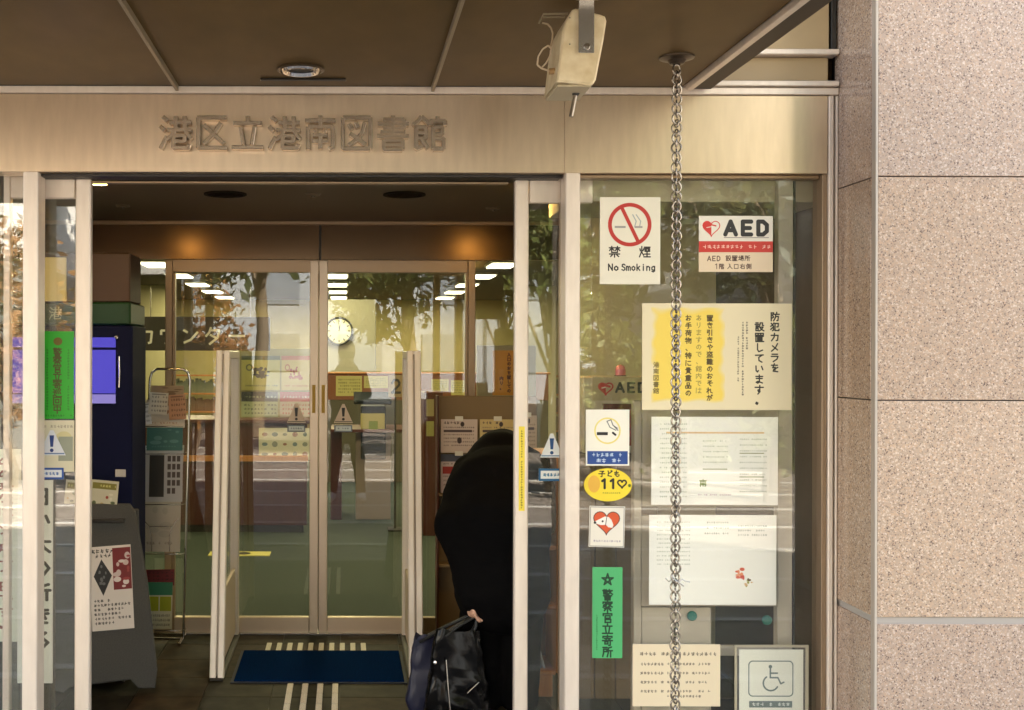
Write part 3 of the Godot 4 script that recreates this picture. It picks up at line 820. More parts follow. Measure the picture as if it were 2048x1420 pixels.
func build_vestibule():
	var fl := structure("vestibule_floor", cb(Vector3(3.62, 0.14, 2.12), 0), mat(lin(0.04, 0.036, 0.028), 0.6), Vector3(0, -0.075, -0.96))
	var r := RandomNumberGenerator.new()
	r.seed = 21
	for i in 12:
		for j in 7:
			var t := part(fl, "tile", cb(Vector3(0.2965, 0.012, 0.2965), 0.001), M.slate[r.randi() % 4], Vector3(-1.65 + i * 0.3, 0.069 + r.randf_range(-0.0014, 0.0004), 0.96 - 0.16 - j * 0.3 - 0.0), Vector3(r.randf_range(-0.12, 0.12), 0, r.randf_range(-0.12, 0.12)))
			t.position.x += -0.02
	structure("entrance_step", cb(Vector3(3.62, 0.15, 0.14), 0.004), mat(lin(0.30, 0.27, 0.24), 0.7), Vector3(0, -0.076, 0.172))
	structure("vestibule_ceiling", cb(Vector3(3.6, 0.38, 1.84), 0), mat(lin(0.115, 0.074, 0.040), 0.5), Vector3(0, 2.408, -1.065))
	structure("vestibule_wall_left", cb(Vector3(0.08, 2.3, 1.94), 0), mat(lin(0.10, 0.075, 0.05), 0.6), Vector3(-1.84, 1.15, -1.10))
	structure("vestibule_wall_right", cb(Vector3(0.05, 2.3, 1.94), 0), mat(lin(0.06, 0.042, 0.025), 0.7), Vector3(1.825, 1.15, -1.10))
	# round recessed downlights
	for s in [[450.0, 388.0, false, "left"], [808.0, 388.0, false, "right"]]:
		var d: float = 0.718 * F / (710.0 - s[1])
		downlight(at(s[0], s[1], d), 0.095, false, "unlit round downlight in the vestibule ceiling, %s of the two dark ones" % s[3])
	downlight(Vector3(-1.02, 2.218, -0.64), 0.06, true, "lit warm downlight at the left end of the vestibule ceiling")
	downlight(Vector3(0.80, 2.218, -0.70), 0.06, true, "lit warm downlight at the right end of the vestibule ceiling")
	for s in [[245.0, 412.0], [985.0, 415.0], [625.0, 388.0]]:
		var d: float = 0.718 * F / (710.0 - s[1])
		var v := thing("ceiling_sprinkler", "small flat ceiling fitting in the vestibule ceiling %s" % ("at the left" if s[0] < 300 else "at the right" if s[0] > 900 else "between the dark downlights"), "fitting", at(s[0], s[1], d), "small fittings in the vestibule ceiling")
		part(v, "plate", lathe([Vector2(0.001, -0.010), Vector2(0.028, -0.008), Vector2(0.036, 0.0)], 20), mat(lin(0.16, 0.115, 0.07), 0.5))
		part(v, "nozzle", lathe([Vector2(0.001, -0.016), Vector2(0.008, -0.015), Vector2(0.010, -0.009)], 12), mat(lin(0.1, 0.075, 0.05), 0.5))
	# blue mat
	var mt := StandardMaterial3D.new()
	mt.albedo_color = lin(0.005, 0.034, 0.13)
	mt.roughness = 1.0
	mt.metallic_specular = 0.05
	tri_tex(mt, noise_tex(0.09, Color(0.35, 0.42, 0.45), Color(1, 1, 1), 44, 512, 5), Vector3.ONE * 2.4)
	var mat_thing := thing("door_mat", "dark blue mat on the floor before the inner doors", "mat", Vector3(-0.115, 0, -1.38))
	part(mat_thing, "pile", cb(Vector3(0.78, 0.012, 0.52), 0.003), mt, Vector3(0, 0.0075, 0))
	part(mat_thing, "rubber_edge", cb(Vector3(0.81, 0.005, 0.55), 0.002), mat(lin(0.012, 0.018, 0.035), 0.7), Vector3(0, 0.0035, 0))
	# tactile guide bars on the floor
	var tb := StandardMaterial3D.new()
	tb.albedo_color = lin(0.78, 0.76, 0.70)
	tb.roughness = 0.6
	tri_tex(tb, noise_tex(0.12, Color(0.80, 0.78, 0.74), Color(1, 1, 1), 46, 256, 5), Vector3.ONE * 4.0)
	var g1 := thing("tactile_guide", "four rows of white tactile bars leading to the mat", "tactile paving", Vector3(-0.14, 0, -0.7))
	for i in 4:
		for j in 6:
			part(g1, "bar", cb(Vector3(0.027, 0.005, 0.142), 0.002), tb, Vector3(-0.104 + i * 0.068, 0.0035, -0.325 + j * 0.150))
	var g2 := thing("tactile_guide", "short row of ten white tactile bars behind the blue mat", "tactile paving", Vector3(-0.145, 0, -1.74))
	for i in 10:
		part(g2, "bar", cb(Vector3(0.026, 0.005, 0.15), 0.002), tb, Vector3(-0.243 + i * 0.054, 0.0035, 0))

func downlight(where: Vector3, r: float, lit: bool, label: String):
	var t := thing("downlight", label, "lamp", where, "downlights of the vestibule")
	part(t, "ring", lathe([Vector2(r, 0.0), Vector2(r, -0.006), Vector2(r * 0.86, -0.007), Vector2(r * 0.84, 0.0)], 32), M.inner_metal if lit else mat(lin(0.02, 0.014, 0.009), 0.7, 0.0, 0.2))
	if lit:
		var g := StandardMaterial3D.new()
		g.albedo_color = Color(1, 0.8, 0.5)
		g.emission_enabled = true
		g.emission = Color(1.0, 0.80, 0.45)
		g.emission_energy_multiplier = 19.0
		part(t, "lamp_bulb", lathe([Vector2(0.001, -0.016), Vector2(r * 0.5, -0.013), Vector2(r * 0.8, -0.003)], 24), g)
		var l := SpotLight3D.new()
		l.name = "lamp"
		t.add_child(l)
		l.position = Vector3(0, -0.022, 0)
		l.rotation_degrees = Vector3(-90, 0, 0)
		l.spot_angle = 62
		l.spot_angle_attenuation = 0.8
		l.light_color = Color(1.0, 0.80, 0.48)
		l.light_energy = 0.03
		l.light_size = 0.04
		l.spot_range = 6.0
		l.spot_attenuation = 2.0
		l.shadow_enabled = true
	else:
		part(t, "baffle", lathe([Vector2(r * 0.84, -0.002), Vector2(r * 0.7, -0.0015), Vector2(0.001, -0.001)], 32), mat(lin(0.028, 0.019, 0.011), 0.9, 0.0, 0.1))

func build_inner_screen():
	var d := 6.02
	var s := thing("inner_door_screen", "bronze framed glass screen with closed double doors behind the vestibule", "glass screen", Vector3(0, 0, 4.0 - d))
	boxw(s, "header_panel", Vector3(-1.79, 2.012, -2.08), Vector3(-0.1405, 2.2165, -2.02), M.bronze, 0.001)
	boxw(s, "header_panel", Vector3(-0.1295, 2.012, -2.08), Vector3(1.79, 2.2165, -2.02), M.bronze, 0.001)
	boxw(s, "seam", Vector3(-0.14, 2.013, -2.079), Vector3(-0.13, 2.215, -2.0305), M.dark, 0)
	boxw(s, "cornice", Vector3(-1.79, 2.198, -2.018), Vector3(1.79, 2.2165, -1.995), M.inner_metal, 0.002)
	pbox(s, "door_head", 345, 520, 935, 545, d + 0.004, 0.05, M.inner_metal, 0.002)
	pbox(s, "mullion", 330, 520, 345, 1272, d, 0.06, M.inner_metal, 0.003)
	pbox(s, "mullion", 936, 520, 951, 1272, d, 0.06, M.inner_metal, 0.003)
	var lo := at(262, 1268, d)
	for q in [[-1.79, px(330, d)], [px(951, d), 1.79]]:
		pane(s, "side_pane", Vector3(q[0], 0.06, -2.054), Vector3(q[1], 2.012, -2.046))
		boxw(s, "side_rail", Vector3(q[0], 0.0, -2.07), Vector3(q[1], 0.06, -2.03), M.inner_metal, 0.003)
	for e in [[345.5, 637.0, 1], [638.0, 935.5, -1]]:
		var leaf := Node3D.new()
		leaf.name = "door_leaf"
		s.add_child(leaf, true)
		var dd := d + 0.002
		var g0: float = e[0] + (0.0 if e[2] == 1 else 17.5)
		var g1: float = e[1] - (17.5 if e[2] == 1 else 0.0)
		if e[2] == 1:
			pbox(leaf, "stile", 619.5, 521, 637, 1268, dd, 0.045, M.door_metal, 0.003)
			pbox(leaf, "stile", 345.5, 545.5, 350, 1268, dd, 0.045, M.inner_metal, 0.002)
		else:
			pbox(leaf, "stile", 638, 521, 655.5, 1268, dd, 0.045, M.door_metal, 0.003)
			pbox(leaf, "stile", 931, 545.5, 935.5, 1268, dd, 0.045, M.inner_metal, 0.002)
		pbox(leaf, "bottom_rail", g0 + 0.5, 1235, g1 - 0.5, 1267, dd + 0.002, 0.04, M.door_metal, 0.003)
		var a := at(g0, 1235, dd)
		var b := at(g1, 545.5, dd)
		pane(leaf, "pane", Vector3(a.x, a.y, -2.046), Vector3(b.x, b.y, -2.038))
	boxw(s, "threshold", Vector3(-1.0, 0.0, -2.09), Vector3(0.72, 0.008, -2.0), M.steel, 0.001)
	# stickers on the leaves
	for k in 2:
		var x: float = [593.0, 687.0][k]
		var side: String = ["left", "right"][k]
		warning_triangle("triangular caution sticker on the %s inner door" % side, x, 808, 38, 38, 6.015, Color(0.82, 0.74, 0.66), Color(0.12, 0.1, 0.1), "caution stickers on the inner doors")
		small_label("small white label under the caution sticker of the %s inner door" % side, x - 18, 850, x + 18, 864, 6.015, Color(0.80, 0.84, 0.84), Color(0.4, 0.45, 0.5), "labels on the inner doors")
		var t := thing("door_tape", "short yellow tape strip on the %s centre stile" % side, "tape", at([628.0, 647.0][k], 825, 6.018))
		pbox(t, "strip", [624.5, 643.5][k], 770, [631.0, 650.0][k], 826, 6.0195, 0.0012, mat(Color(0.72, 0.58, 0.2), 0.6), 0)

func warning_triangle(label: String, x: float, y: float, w: float, h: float, d: float, paper: Color, ink: Color, group := ""):
	var t := thing("caution_sticker", label, "sticker", at(x, y + h, d), group)
	var s := d / F
	var o := PackedVector2Array([Vector2(-w * 0.5, 0), Vector2(w * 0.5, 0), Vector2(w * 0.06, h), Vector2(-w * 0.06, h)])
	for i in o.size(): o[i] *= s
	part(t, "backing", prism(o, 0.0008), mat(paper, 0.5), Vector3(0, 0, 0.0004))
	var q := PackedVector2Array([Vector2(-0.055, 0.34) * w, Vector2(0.055, 0.34) * w, Vector2(0.09, 0.80) * w, Vector2(-0.09, 0.80) * w])
	for i in q.size(): q[i] *= s * h / w
	part(t, "mark", prism(q, 0.0004), mat(ink, 0.5), Vector3(0, 0, 0.0009))
	var st := begin()
	var c := PackedVector2Array()
	for i in 12: c.append(Vector2(cos(TAU * i / 12), sin(TAU * i / 12)) * 0.075 * h * s)
	add_prism(st, c, 0.0004, 0.0, 0.0, Vector2(0, 0.2 * h * s))
	part(t, "mark", st.commit(), mat(ink, 0.5), Vector3(0, 0, 0.0009))
	part(t, "line", cb(Vector3(w * 0.9, h * 0.05, 1) * Vector3(s, s, 0.0004), 0), mat(ink.lerp(paper, 0.4), 0.5), Vector3(0, h * 0.07 * s, 0.0007))

func small_label(label: String, x0: float, y0: float, x1: float, y1: float, d: float, paper: Color, ink: Color, group := ""):
	var t := thing("door_label", label, "label", at((x0 + x1) / 2, y1, d), group)
	var im := blank(96, 40, ink)
	rect(im, 7, 7, 89, 33, paper)
	var r := RandomNumberGenerator.new()
	r.seed = int(x0)
	print_line(im, 16, 14, 60, 11, ink, r)
	poster(t, "film", x0, y0, x1, y1, d, printed(tex(im)))

# ---------------------------------------------------------------- the library hall seen through the inner doors
func build_library():
	var glow := StandardMaterial3D.new()
	glow.albedo_color = Color(1, 1, 0.95)
	glow.emission_enabled = true
	glow.emission = Color(1.0, 0.97, 0.80)
	glow.emission_energy_multiplier = 0.6
	var rows := [["left", -2.25], ["middle", -0.12], ["right", 1.86]]
	for row in rows:
		for k in 8:
			var d := 7.6 + k * 1.9
			var t := thing("ceiling_light", "lit ceiling light of the %s row in the hall, %s from the doors" % [row[0], ["first", "second", "third", "fourth", "fifth", "sixth", "seventh", "farthest"][k]], "lamp", Vector3(row[1], 2.60, 4.0 - d), "ceiling lights of the library hall")
			part(t, "housing", cb(Vector3(0.34, 0.03, 0.70), 0.004), M.white, Vector3(0, -0.014, 0))
			part(t, "light_diffuser", cb(Vector3(0.29, 0.02, 0.62), 0.004), glow, Vector3(0, -0.036, 0))
			var l := AreaLight3D.new()
			l.name = "lamp"
			t.add_child(l)
			l.area_size = Vector2(0.29, 0.62)
			l.position = Vector3(0, -0.05, 0)
			l.rotation_degrees = Vector3(-90, 0, 0)
			l.light_color = Color(1.0, 0.95, 0.70)
			l.light_energy = 0.25
			l.area_range = 20.0
			l.shadow_enabled = true
	# counter with a pale wooden band
	var c := thing("service_counter", "dark wooden service counter with a pale band across its front", "counter", Vector3(-0.4, 0, -5.46))
	boxw(c, "front", Vector3(-1.75, 0.06, -5.56), Vector3(-0.32, 0.92, -5.46), M.dark_wood, 0.004)
	boxw(c, "plinth", Vector3(-1.72, 0.0, -5.55), Vector3(-0.35, 0.06, -5.48), M.dark, 0.002)
	boxw(c, "band", Vector3(-1.76, 0.60, -5.459), Vector3(-0.31, 0.65, -5.43), M.wood, 0.004)
	boxw(c, "counter_top", Vector3(-1.80, 0.921, -6.1), Vector3(-0.28, 0.955, -5.42), M.dark_wood, 0.006)
	var r := RandomNumberGenerator.new()
	r.seed = 5
	# posters on a board standing on the counter
	var bd := thing("poster_board", "display board with four posters standing on the counter", "display board", at(552, 838, 9.7))
	pbox(bd, "panel", 478, 697, 625, 836, 9.72, 0.02, mat(lin(0.30, 0.27, 0.12), 0.6), 0.002)
	var cols := [[483, 712, 560, 781, Color(0.74, 0.72, 0.42), Color(0.12, 0.18, 0.22)], [563, 712, 622, 781, Color(0.76, 0.70, 0.45), Color(0.6, 0.18, 0.14)], [483, 784, 556, 834, Color(0.62, 0.66, 0.52), Color(0.08, 0.12, 0.14)], [560, 784, 622, 834, Color(0.70, 0.66, 0.60), Color(0.62, 0.14, 0.16)]]
	for q in cols:
		var im := blank(150, 134, q[4])
		var ink: Color = q[5]
		if q[1] < 760:
			rect(im, 0, 0, 150, 16, ink.lerp(q[4], 0.35))
			for k in 16: blob(im, Vector2(75 + r.randf_range(-30, 30), 62 + r.randf_range(-18, 26)), r.randf_range(4, 11), r.randf_range(3, 8), ink)
			ring(im, Vector2(30, 45), 11, 5, ink.lerp(q[4], 0.4))
			print_line(im, 14, 112, 120, 7, ink.lerp(q[4], 0.4), r)
		else:
			rect(im, 0, 0, 150, 52, ink)
			print_line(im, 14, 20, 120, 13, q[4], r)
			for k in 3: print_line(im, 10, 64 + k * 22, 128, 12, ink.lerp(q[4], 0.25), r)
		poster(bd, "poster", q[0], q[1], q[2], q[3], 9.717, printed(tex(im)))
	var im2 := blank(200, 130, Color(0.86, 0.84, 0.72))
	for k in 5:
		for j in 3: blob(im2, Vector2(22 + k * 38, 26 + j * 40), r.randf_range(7, 14), r.randf_range(5, 12), [Color(0.55, 0.36, 0.2), Color(0.4, 0.48, 0.46), Color(0.5, 0.52, 0.42)][(k + j) % 3])
	var t2 := thing("counter_poster", "pale poster with small pictures on the counter front", "poster", at(570, 920, 9.45))
	poster(t2, "paper", 518, 856, 624, 920, 9.456, printed(tex(im2)), 0.002)
	# hanging counter sign
	var hs := thing("hanging_sign", "dark hanging sign with white lettering over the counter", "sign", at(390, 640, 9.1))
	pbox(hs, "board", 258, 634, 540, 702, 9.1, 0.04, mat(lin(0.035, 0.025, 0.016), 0.5), 0.003)
	var sc := 9.1 / F
	var word := "カウンター"
	for i in 5:
		var st := begin()
		var kk := 0
		for line in strokes(word[i]):
			for p in Geometry2D.offset_polyline(PackedVector2Array(Array(line).map(func(v): return Vector2(v.x, 1.0 - v.y) * 0.16)), 0.009, Geometry2D.JOIN_ROUND, Geometry2D.END_ROUND):
				add_prism(st, thin_out(p), 0.006, 0.006 + kk * 0.0003)
				kk += 1
		part(hs, "letter", st.commit(), mat(Color(0.92, 0.90, 0.84), 0.5), at(270 + i * 46, 692, 9.1) - hs.position)
	for x in [300.0, 500.0]: pbox(hs, "rod", x, 575, x + 2, 634, 9.115, 0.008, M.steel, 0)
	# wall clock on a pale pier
	var pier := thing("wall_pier", "pale grey pier in the hall behind the inner doors", "pier", at(700, 1060, 14.1))
	var pw := at(752, 600, 14.1)
	boxw(pier, "face", Vector3(-0.40, 0, -10.3), Vector3(pw.x, 2.2, -10.1), mat(lin(0.42, 0.40, 0.32), 0.7), 0.01)
	var ck := thing("wall_clock", "round white wall clock with a dark rim on the pale pier", "clock", at(678, 662, 14.08))
	part(ck, "rim", lathe([Vector2(0.172, 0.0), Vector2(0.178, 0.03), Vector2(0.165, 0.042), Vector2(0.152, 0.036)], 40), mat(lin(0.05, 0.05, 0.05), 0.35), Vector3(0, 0, 0), Vector3(90, 0, 0))
	part(ck, "dial", lathe([Vector2(0.001, 0.030), Vector2(0.155, 0.030)], 40), mat(Color(0.9, 0.9, 0.84), 0.5), Vector3.ZERO, Vector3(90, 0, 0))
	for i in 12:
		var a := TAU * i / 12
		part(ck, "numeral", cb(Vector3(0.012, 0.028, 0.002), 0), M.dark, Vector3(sin(a) * 0.125, cos(a) * 0.125, 0.0315), Vector3(0, 0, -rad_to_deg(a)))
	part(ck, "hand", cb(Vector3(0.010, 0.085, 0.002), 0), M.dark, Vector3(0.006, 0.038, 0.034), Vector3(0, 0, -12))
	part(ck, "hand", cb(Vector3(0.007, 0.12, 0.002), 0), M.dark, Vector3(-0.002, 0.055, 0.0365), Vector3(0, 0, 2))
	# far desks: red-brown partition with papers, dark cabinets, reading terminal
	var fp := thing("office_partition", "low red-brown partition with pinned papers across the hall", "partition", at(830, 900, 13.2))
	boxw(fp, "panel", Vector3(px(655, 13.2), py(800, 13.2), -9.26), Vector3(2.4, py(748, 13.2), -9.2), mat(lin(0.24, 0.075, 0.025), 0.5), 0.005)
	boxw(fp, "lower_panel", Vector3(px(655, 13.2), 0, -9.25), Vector3(2.4, py(800, 13.2) - 0.001, -9.21), mat(lin(0.10, 0.085, 0.05), 0.6), 0.003)
	boxw(fp, "cap", Vector3(px(654, 13.2), py(748, 13.2) + 0.001, -9.28), Vector3(2.42, py(744, 13.2), -9.18), M.wood, 0.005)
	for q in [[672, 752, 724, 792], [728, 752, 776, 776], [863, 758, 897, 782], [902, 760, 930, 790]]:
		var im := blank(96, 64, Color(0.78, 0.73, 0.45))
		for k in 5: print_line(im, 8, 8 + k * 10, 76, 6, Color(0.45, 0.44, 0.26), r)
		poster(fp, "paper", q[0], q[1], q[2], q[3], 13.195, printed(tex(im)))
	var cab := thing("dark_cabinet", "tall dark cabinet with two pale labels beside the right guard rail", "cabinet", at(862, 1100, 9.3))
	boxw(cab, "body", Vector3(px(848, 9.3), 0, -5.8), Vector3(px(886, 9.3), py(784, 9.3), -5.3), M.dark_wood, 0.005)
	pbox(cab, "label", 853, 798, 868, 832, 9.298, 0.002, mat(Color(0.62, 0.56, 0.38), 0.6), 0)
	pbox(cab, "label", 853, 842, 868, 872, 9.298, 0.002, mat(Color(0.60, 0.58, 0.32), 0.6), 0)
	var term := thing("reading_terminal", "dark terminal with a slanted screen on a desk behind the right inner door", "terminal", at(745, 900, 10.2))
	boxw(term, "stand", Vector3(px(722, 10.2), 0.55, -6.5), Vector3(px(772, 10.2), py(812, 10.2), -6.2), mat(lin(0.03, 0.035, 0.03), 0.4), 0.01)
	part(term, "screen", cb(Vector3(0.34, 0.04, 0.24), 0.008), mat(lin(0.02, 0.025, 0.03), 0.15), at(745, 796, 10.2) - term.position, Vector3(18, 0, 0))
	var desk := thing("desk", "brown desk with a grey modesty panel behind the right inner door", "desk", at(740, 1060, 10.2))
	boxw(desk, "top", Vector3(px(662, 10.2), 0.80, -6.8), Vector3(px(815, 10.2), 0.83, -6.1), M.dark_wood, 0.004)
	boxw(desk, "panel", Vector3(px(712, 10.2), 0.0, -6.3), Vector3(px(782, 10.2), 0.795, -6.22), mat(lin(0.36, 0.28, 0.24), 0.5), 0.003)
	boxw(desk, "drawer_side", Vector3(px(662, 10.2), 0.0, -6.75), Vector3(px(684, 10.2), 0.795, -6.2), M.dark_wood, 0.003)
	var bxn := thing("paper_box", "small cream box with a green mark on the desk edge", "box", at(746, 872, 10.1))
	boxw(bxn, "box", Vector3(px(722, 10.1), 0.832, -6.3), Vector3(px(770, 10.1), 0.97, -6.11), mat(Color(0.72, 0.66, 0.42), 0.6), 0.003)
	pbox(bxn, "mark", 738, 842, 756, 862, 10.108, 0.002, mat(Color(0.5, 0.55, 0.2), 0.6), 0)
	var two := thing("number_sign", "square sign with a large number two", "sign", at(794, 797, 9.6))
	var im3 := blank(96, 190, Color(0.62, 0.52, 0.36))
	glyph(im3, "2", 12, 30, 74, 13, Color(0.07, 0.05, 0.04))
	for k in 3: im3.fill_rect(Rect2i(0, 130 + k * 20, 96, 3), Color(0.5, 0.42, 0.3))
	im3 = im3.get_region(Rect2i(0, 8, 96, 118))
	poster(two, "plate", 777, 750, 806, 794, 9.6, printed(tex(im3)), 0.0, M.dark, 0.012)
	boxw(two, "stand", Vector3(px(789, 9.6), 0.0, -5.62), Vector3(px(793, 9.6), py(794, 9.6), -5.606), M.dark, 0.001)
	boxw(two, "foot", Vector3(px(776, 9.6), 0.0, -5.70), Vector3(px(806, 9.6), 0.015, -5.52), M.dark, 0.003)
	# red chair-back by the desk, yellow floor sign
	var fs := thing("floor_sign", "yellow rectangular sign with a black mark lying on the green carpet", "floor sign", Vector3(px(480, 8.4), 0, -4.42))
	part(fs, "plate", cb(Vector3(0.46, 0.006, 0.17), 0.001), mat(Color(0.80, 0.76, 0.42), 0.6), Vector3(0, 0.0035, 0))
	part(fs, "mark", lathe([Vector2(0.001, 0.002), Vector2(0.05, 0.002), Vector2(0.052, 0.0)], 20), M.dark, Vector3(0.03, 0.0068, 0))
	# columns and side furniture that give the hall its depth
	for q in [[-3.0, -9.0, "left"], [3.1, -9.0, "right"], [-3.0, -14.0, "far left"], [3.1, -14.0, "far right"]]:
		var col := thing("hall_column", "pale yellow square column standing at the %s of the hall" % q[2], "column", Vector3(q[0], 0, q[1]))
		part(col, "shaft", cb(Vector3(0.5, 2.6, 0.5), 0.01), mat(lin(0.66, 0.60, 0.36), 0.7), Vector3(0, 1.3, 0))
		part(col, "base", cb(Vector3(0.53, 0.1, 0.53), 0.004), M.dark_wood, Vector3(0, 0.05, 0))
	for i in 5:
		bookcase(Vector3(-4.9 + i * 2.3, 0, -17.6), 2.0, "wooden bookcase along the far wall, number %s from the left" % ["one", "two", "three", "four", "five"][i])
	# pale board and orange notice behind the right side pane
	var ob := thing("standing_board", "pale standing board behind the right side pane of the screen", "board", at(1000, 1200, 6.5))
	boxw(ob, "panel", Vector3(px(954, 6.5), 0.1, -2.53), Vector3(px(1072, 6.5), py(690, 6.5), -2.5), mat(lin(0.42, 0.38, 0.27), 0.7), 0.003)
	boxw(ob, "foot", Vector3(px(954, 6.5), 0.0, -2.7), Vector3(px(1072, 6.5), 0.1, -2.4), M.dark, 0.003)
	var im4 := blank(96, 190, Color(0.86, 0.60, 0.25))
	vtext(im4, "入口のおを置しての", 62, 10, 16, 19, 3, Color(0.3, 0.05, 0.12))
	vtext(im4, "内り。", 30, 110, 16, 20, 3, Color(0.3, 0.05, 0.12))
	var on := thing("orange_notice", "orange notice with dark vertical writing on the pale board", "notice", at(1008, 790, 6.49))
	poster(on, "paper", 985, 700, 1030, 790, 6.495, printed(tex(im4)), 0.001)

func bookcase(where: Vector3, w: float, label: String):
	var t := thing("bookcase", label, "bookcase", where, "bookcases along the far wall")
	for y in [0.05, 0.4, 0.75, 1.1]: part(t, "shelf", cb(Vector3(w, 0.03, 0.32), 0.003), M.wood, Vector3(0, y, 0))
	for x in [-w / 2, w / 2]: part(t, "side_panel", cb(Vector3(0.03, 1.14, 0.34), 0.003), M.wood, Vector3(x, 0.57, 0))
	for y in [0.065, 0.415, 0.765]:
		var x := -w / 2 + 0.03
		var st := begin()
		var run := []
		while x < w / 2 - 0.06:
			var tw := rng.randf_range(0.02, 0.05)
			var h := rng.randf_range(0.2, 0.28)
			run.append([x, tw, h])
			x += tw + 0.001
		for b in run: add_box(st, Vector3(b[1], b[2], 0.2), Vector3(b[0] + b[1] / 2, y + b[2] / 2, 0.0), 0.0)
		var row := part(t, "book_row", st.commit(), mat([lin(0.3, 0.22, 0.12), lin(0.22, 0.12, 0.08), lin(0.18, 0.2, 0.14)][int(y * 3) % 3], 0.6))
		row.set_meta("kind", "stuff")

func thin_out(p: PackedVector2Array) -> PackedVector2Array:
	var o := PackedVector2Array()
	for v in p:
		if o.is_empty() or v.distance_to(o[o.size() - 1]) > 0.0006: o.append(v)
	return o

# ---------------------------------------------------------------- the street behind the camera, seen in the panes
func leaf_crown(c: Vector3, r: Vector3, n: int, size: float, seed_: int, clumps := 26) -> Mesh:
	var rr := RandomNumberGenerator.new()
	rr.seed = seed_
	var st := begin()
	var cl := []
	for i in clumps:
		var v := Vector3(rr.randfn(), rr.randfn(), rr.randfn()).normalized() * pow(rr.randf(), 0.45)
		cl.append([c + v * r, rr.randf_range(0.22, 0.42)])
	for i in n:
		var q = cl[rr.randi() % clumps]
		var p: Vector3 = q[0] + Vector3(rr.randfn(), rr.randfn() * 0.7, rr.randfn()) * q[1] * r * 0.55
		var u := Vector3(rr.randfn(), rr.randfn(), rr.randfn()).normalized()
		var w := u.cross(Vector3(rr.randfn(), rr.randfn(), rr.randfn())).normalized()
		var s := size * rr.randf_range(0.6, 1.2)
		var nn := u.cross(w).normalized()
		quad(st, p - u * s, p + w * s * 0.45 + nn * s * 0.15, p + u * s, p - w * s * 0.45 + nn * s * 0.15, nn)
	return st.commit()

func leaf_mat(c: Color) -> StandardMaterial3D:
	var m := StandardMaterial3D.new()
	m.albedo_color = c
	m.roughness = 0.55
	m.backlight_enabled = true
	m.backlight = Color(0.5, 0.5, 0.3)
	return m

func tree(label: String, x: float, z: float, trunk_h: float, r: float, crown: Vector3, crown_r: Vector3, n: int, col: Color, seed_: int, size := 0.1):
	var t := thing("street_tree", label, "tree", Vector3(x, -0.14, z))
	var bark := mat(lin(0.20, 0.15, 0.10), 0.9)
	var pts := []
	for i in 7: pts.append(Vector3(sin(i * 1.1 + seed_) * 0.06, trunk_h * i / 6.0, cos(i * 0.9 + seed_) * 0.06))
	part(t, "trunk", tube(pts, r, 9, false, r * 0.55), bark)
	var rr := RandomNumberGenerator.new()
	rr.seed = seed_
	for i in 7:
		var s: Vector3 = pts[6] * rr.randf_range(0.6, 1.0)
		var e := crown + Vector3(rr.randfn(), rr.randfn() * 0.5 + 0.2, rr.randfn()) * crown_r * 0.5
		part(t, "limb", tube([s, s.lerp(e, 0.5) + Vector3(0, 0.12, 0), e], r * 0.4, 6, false, r * 0.12), bark)
	part(t, "crown", leaf_crown(crown, crown_r, n, size, seed_), leaf_mat(col))

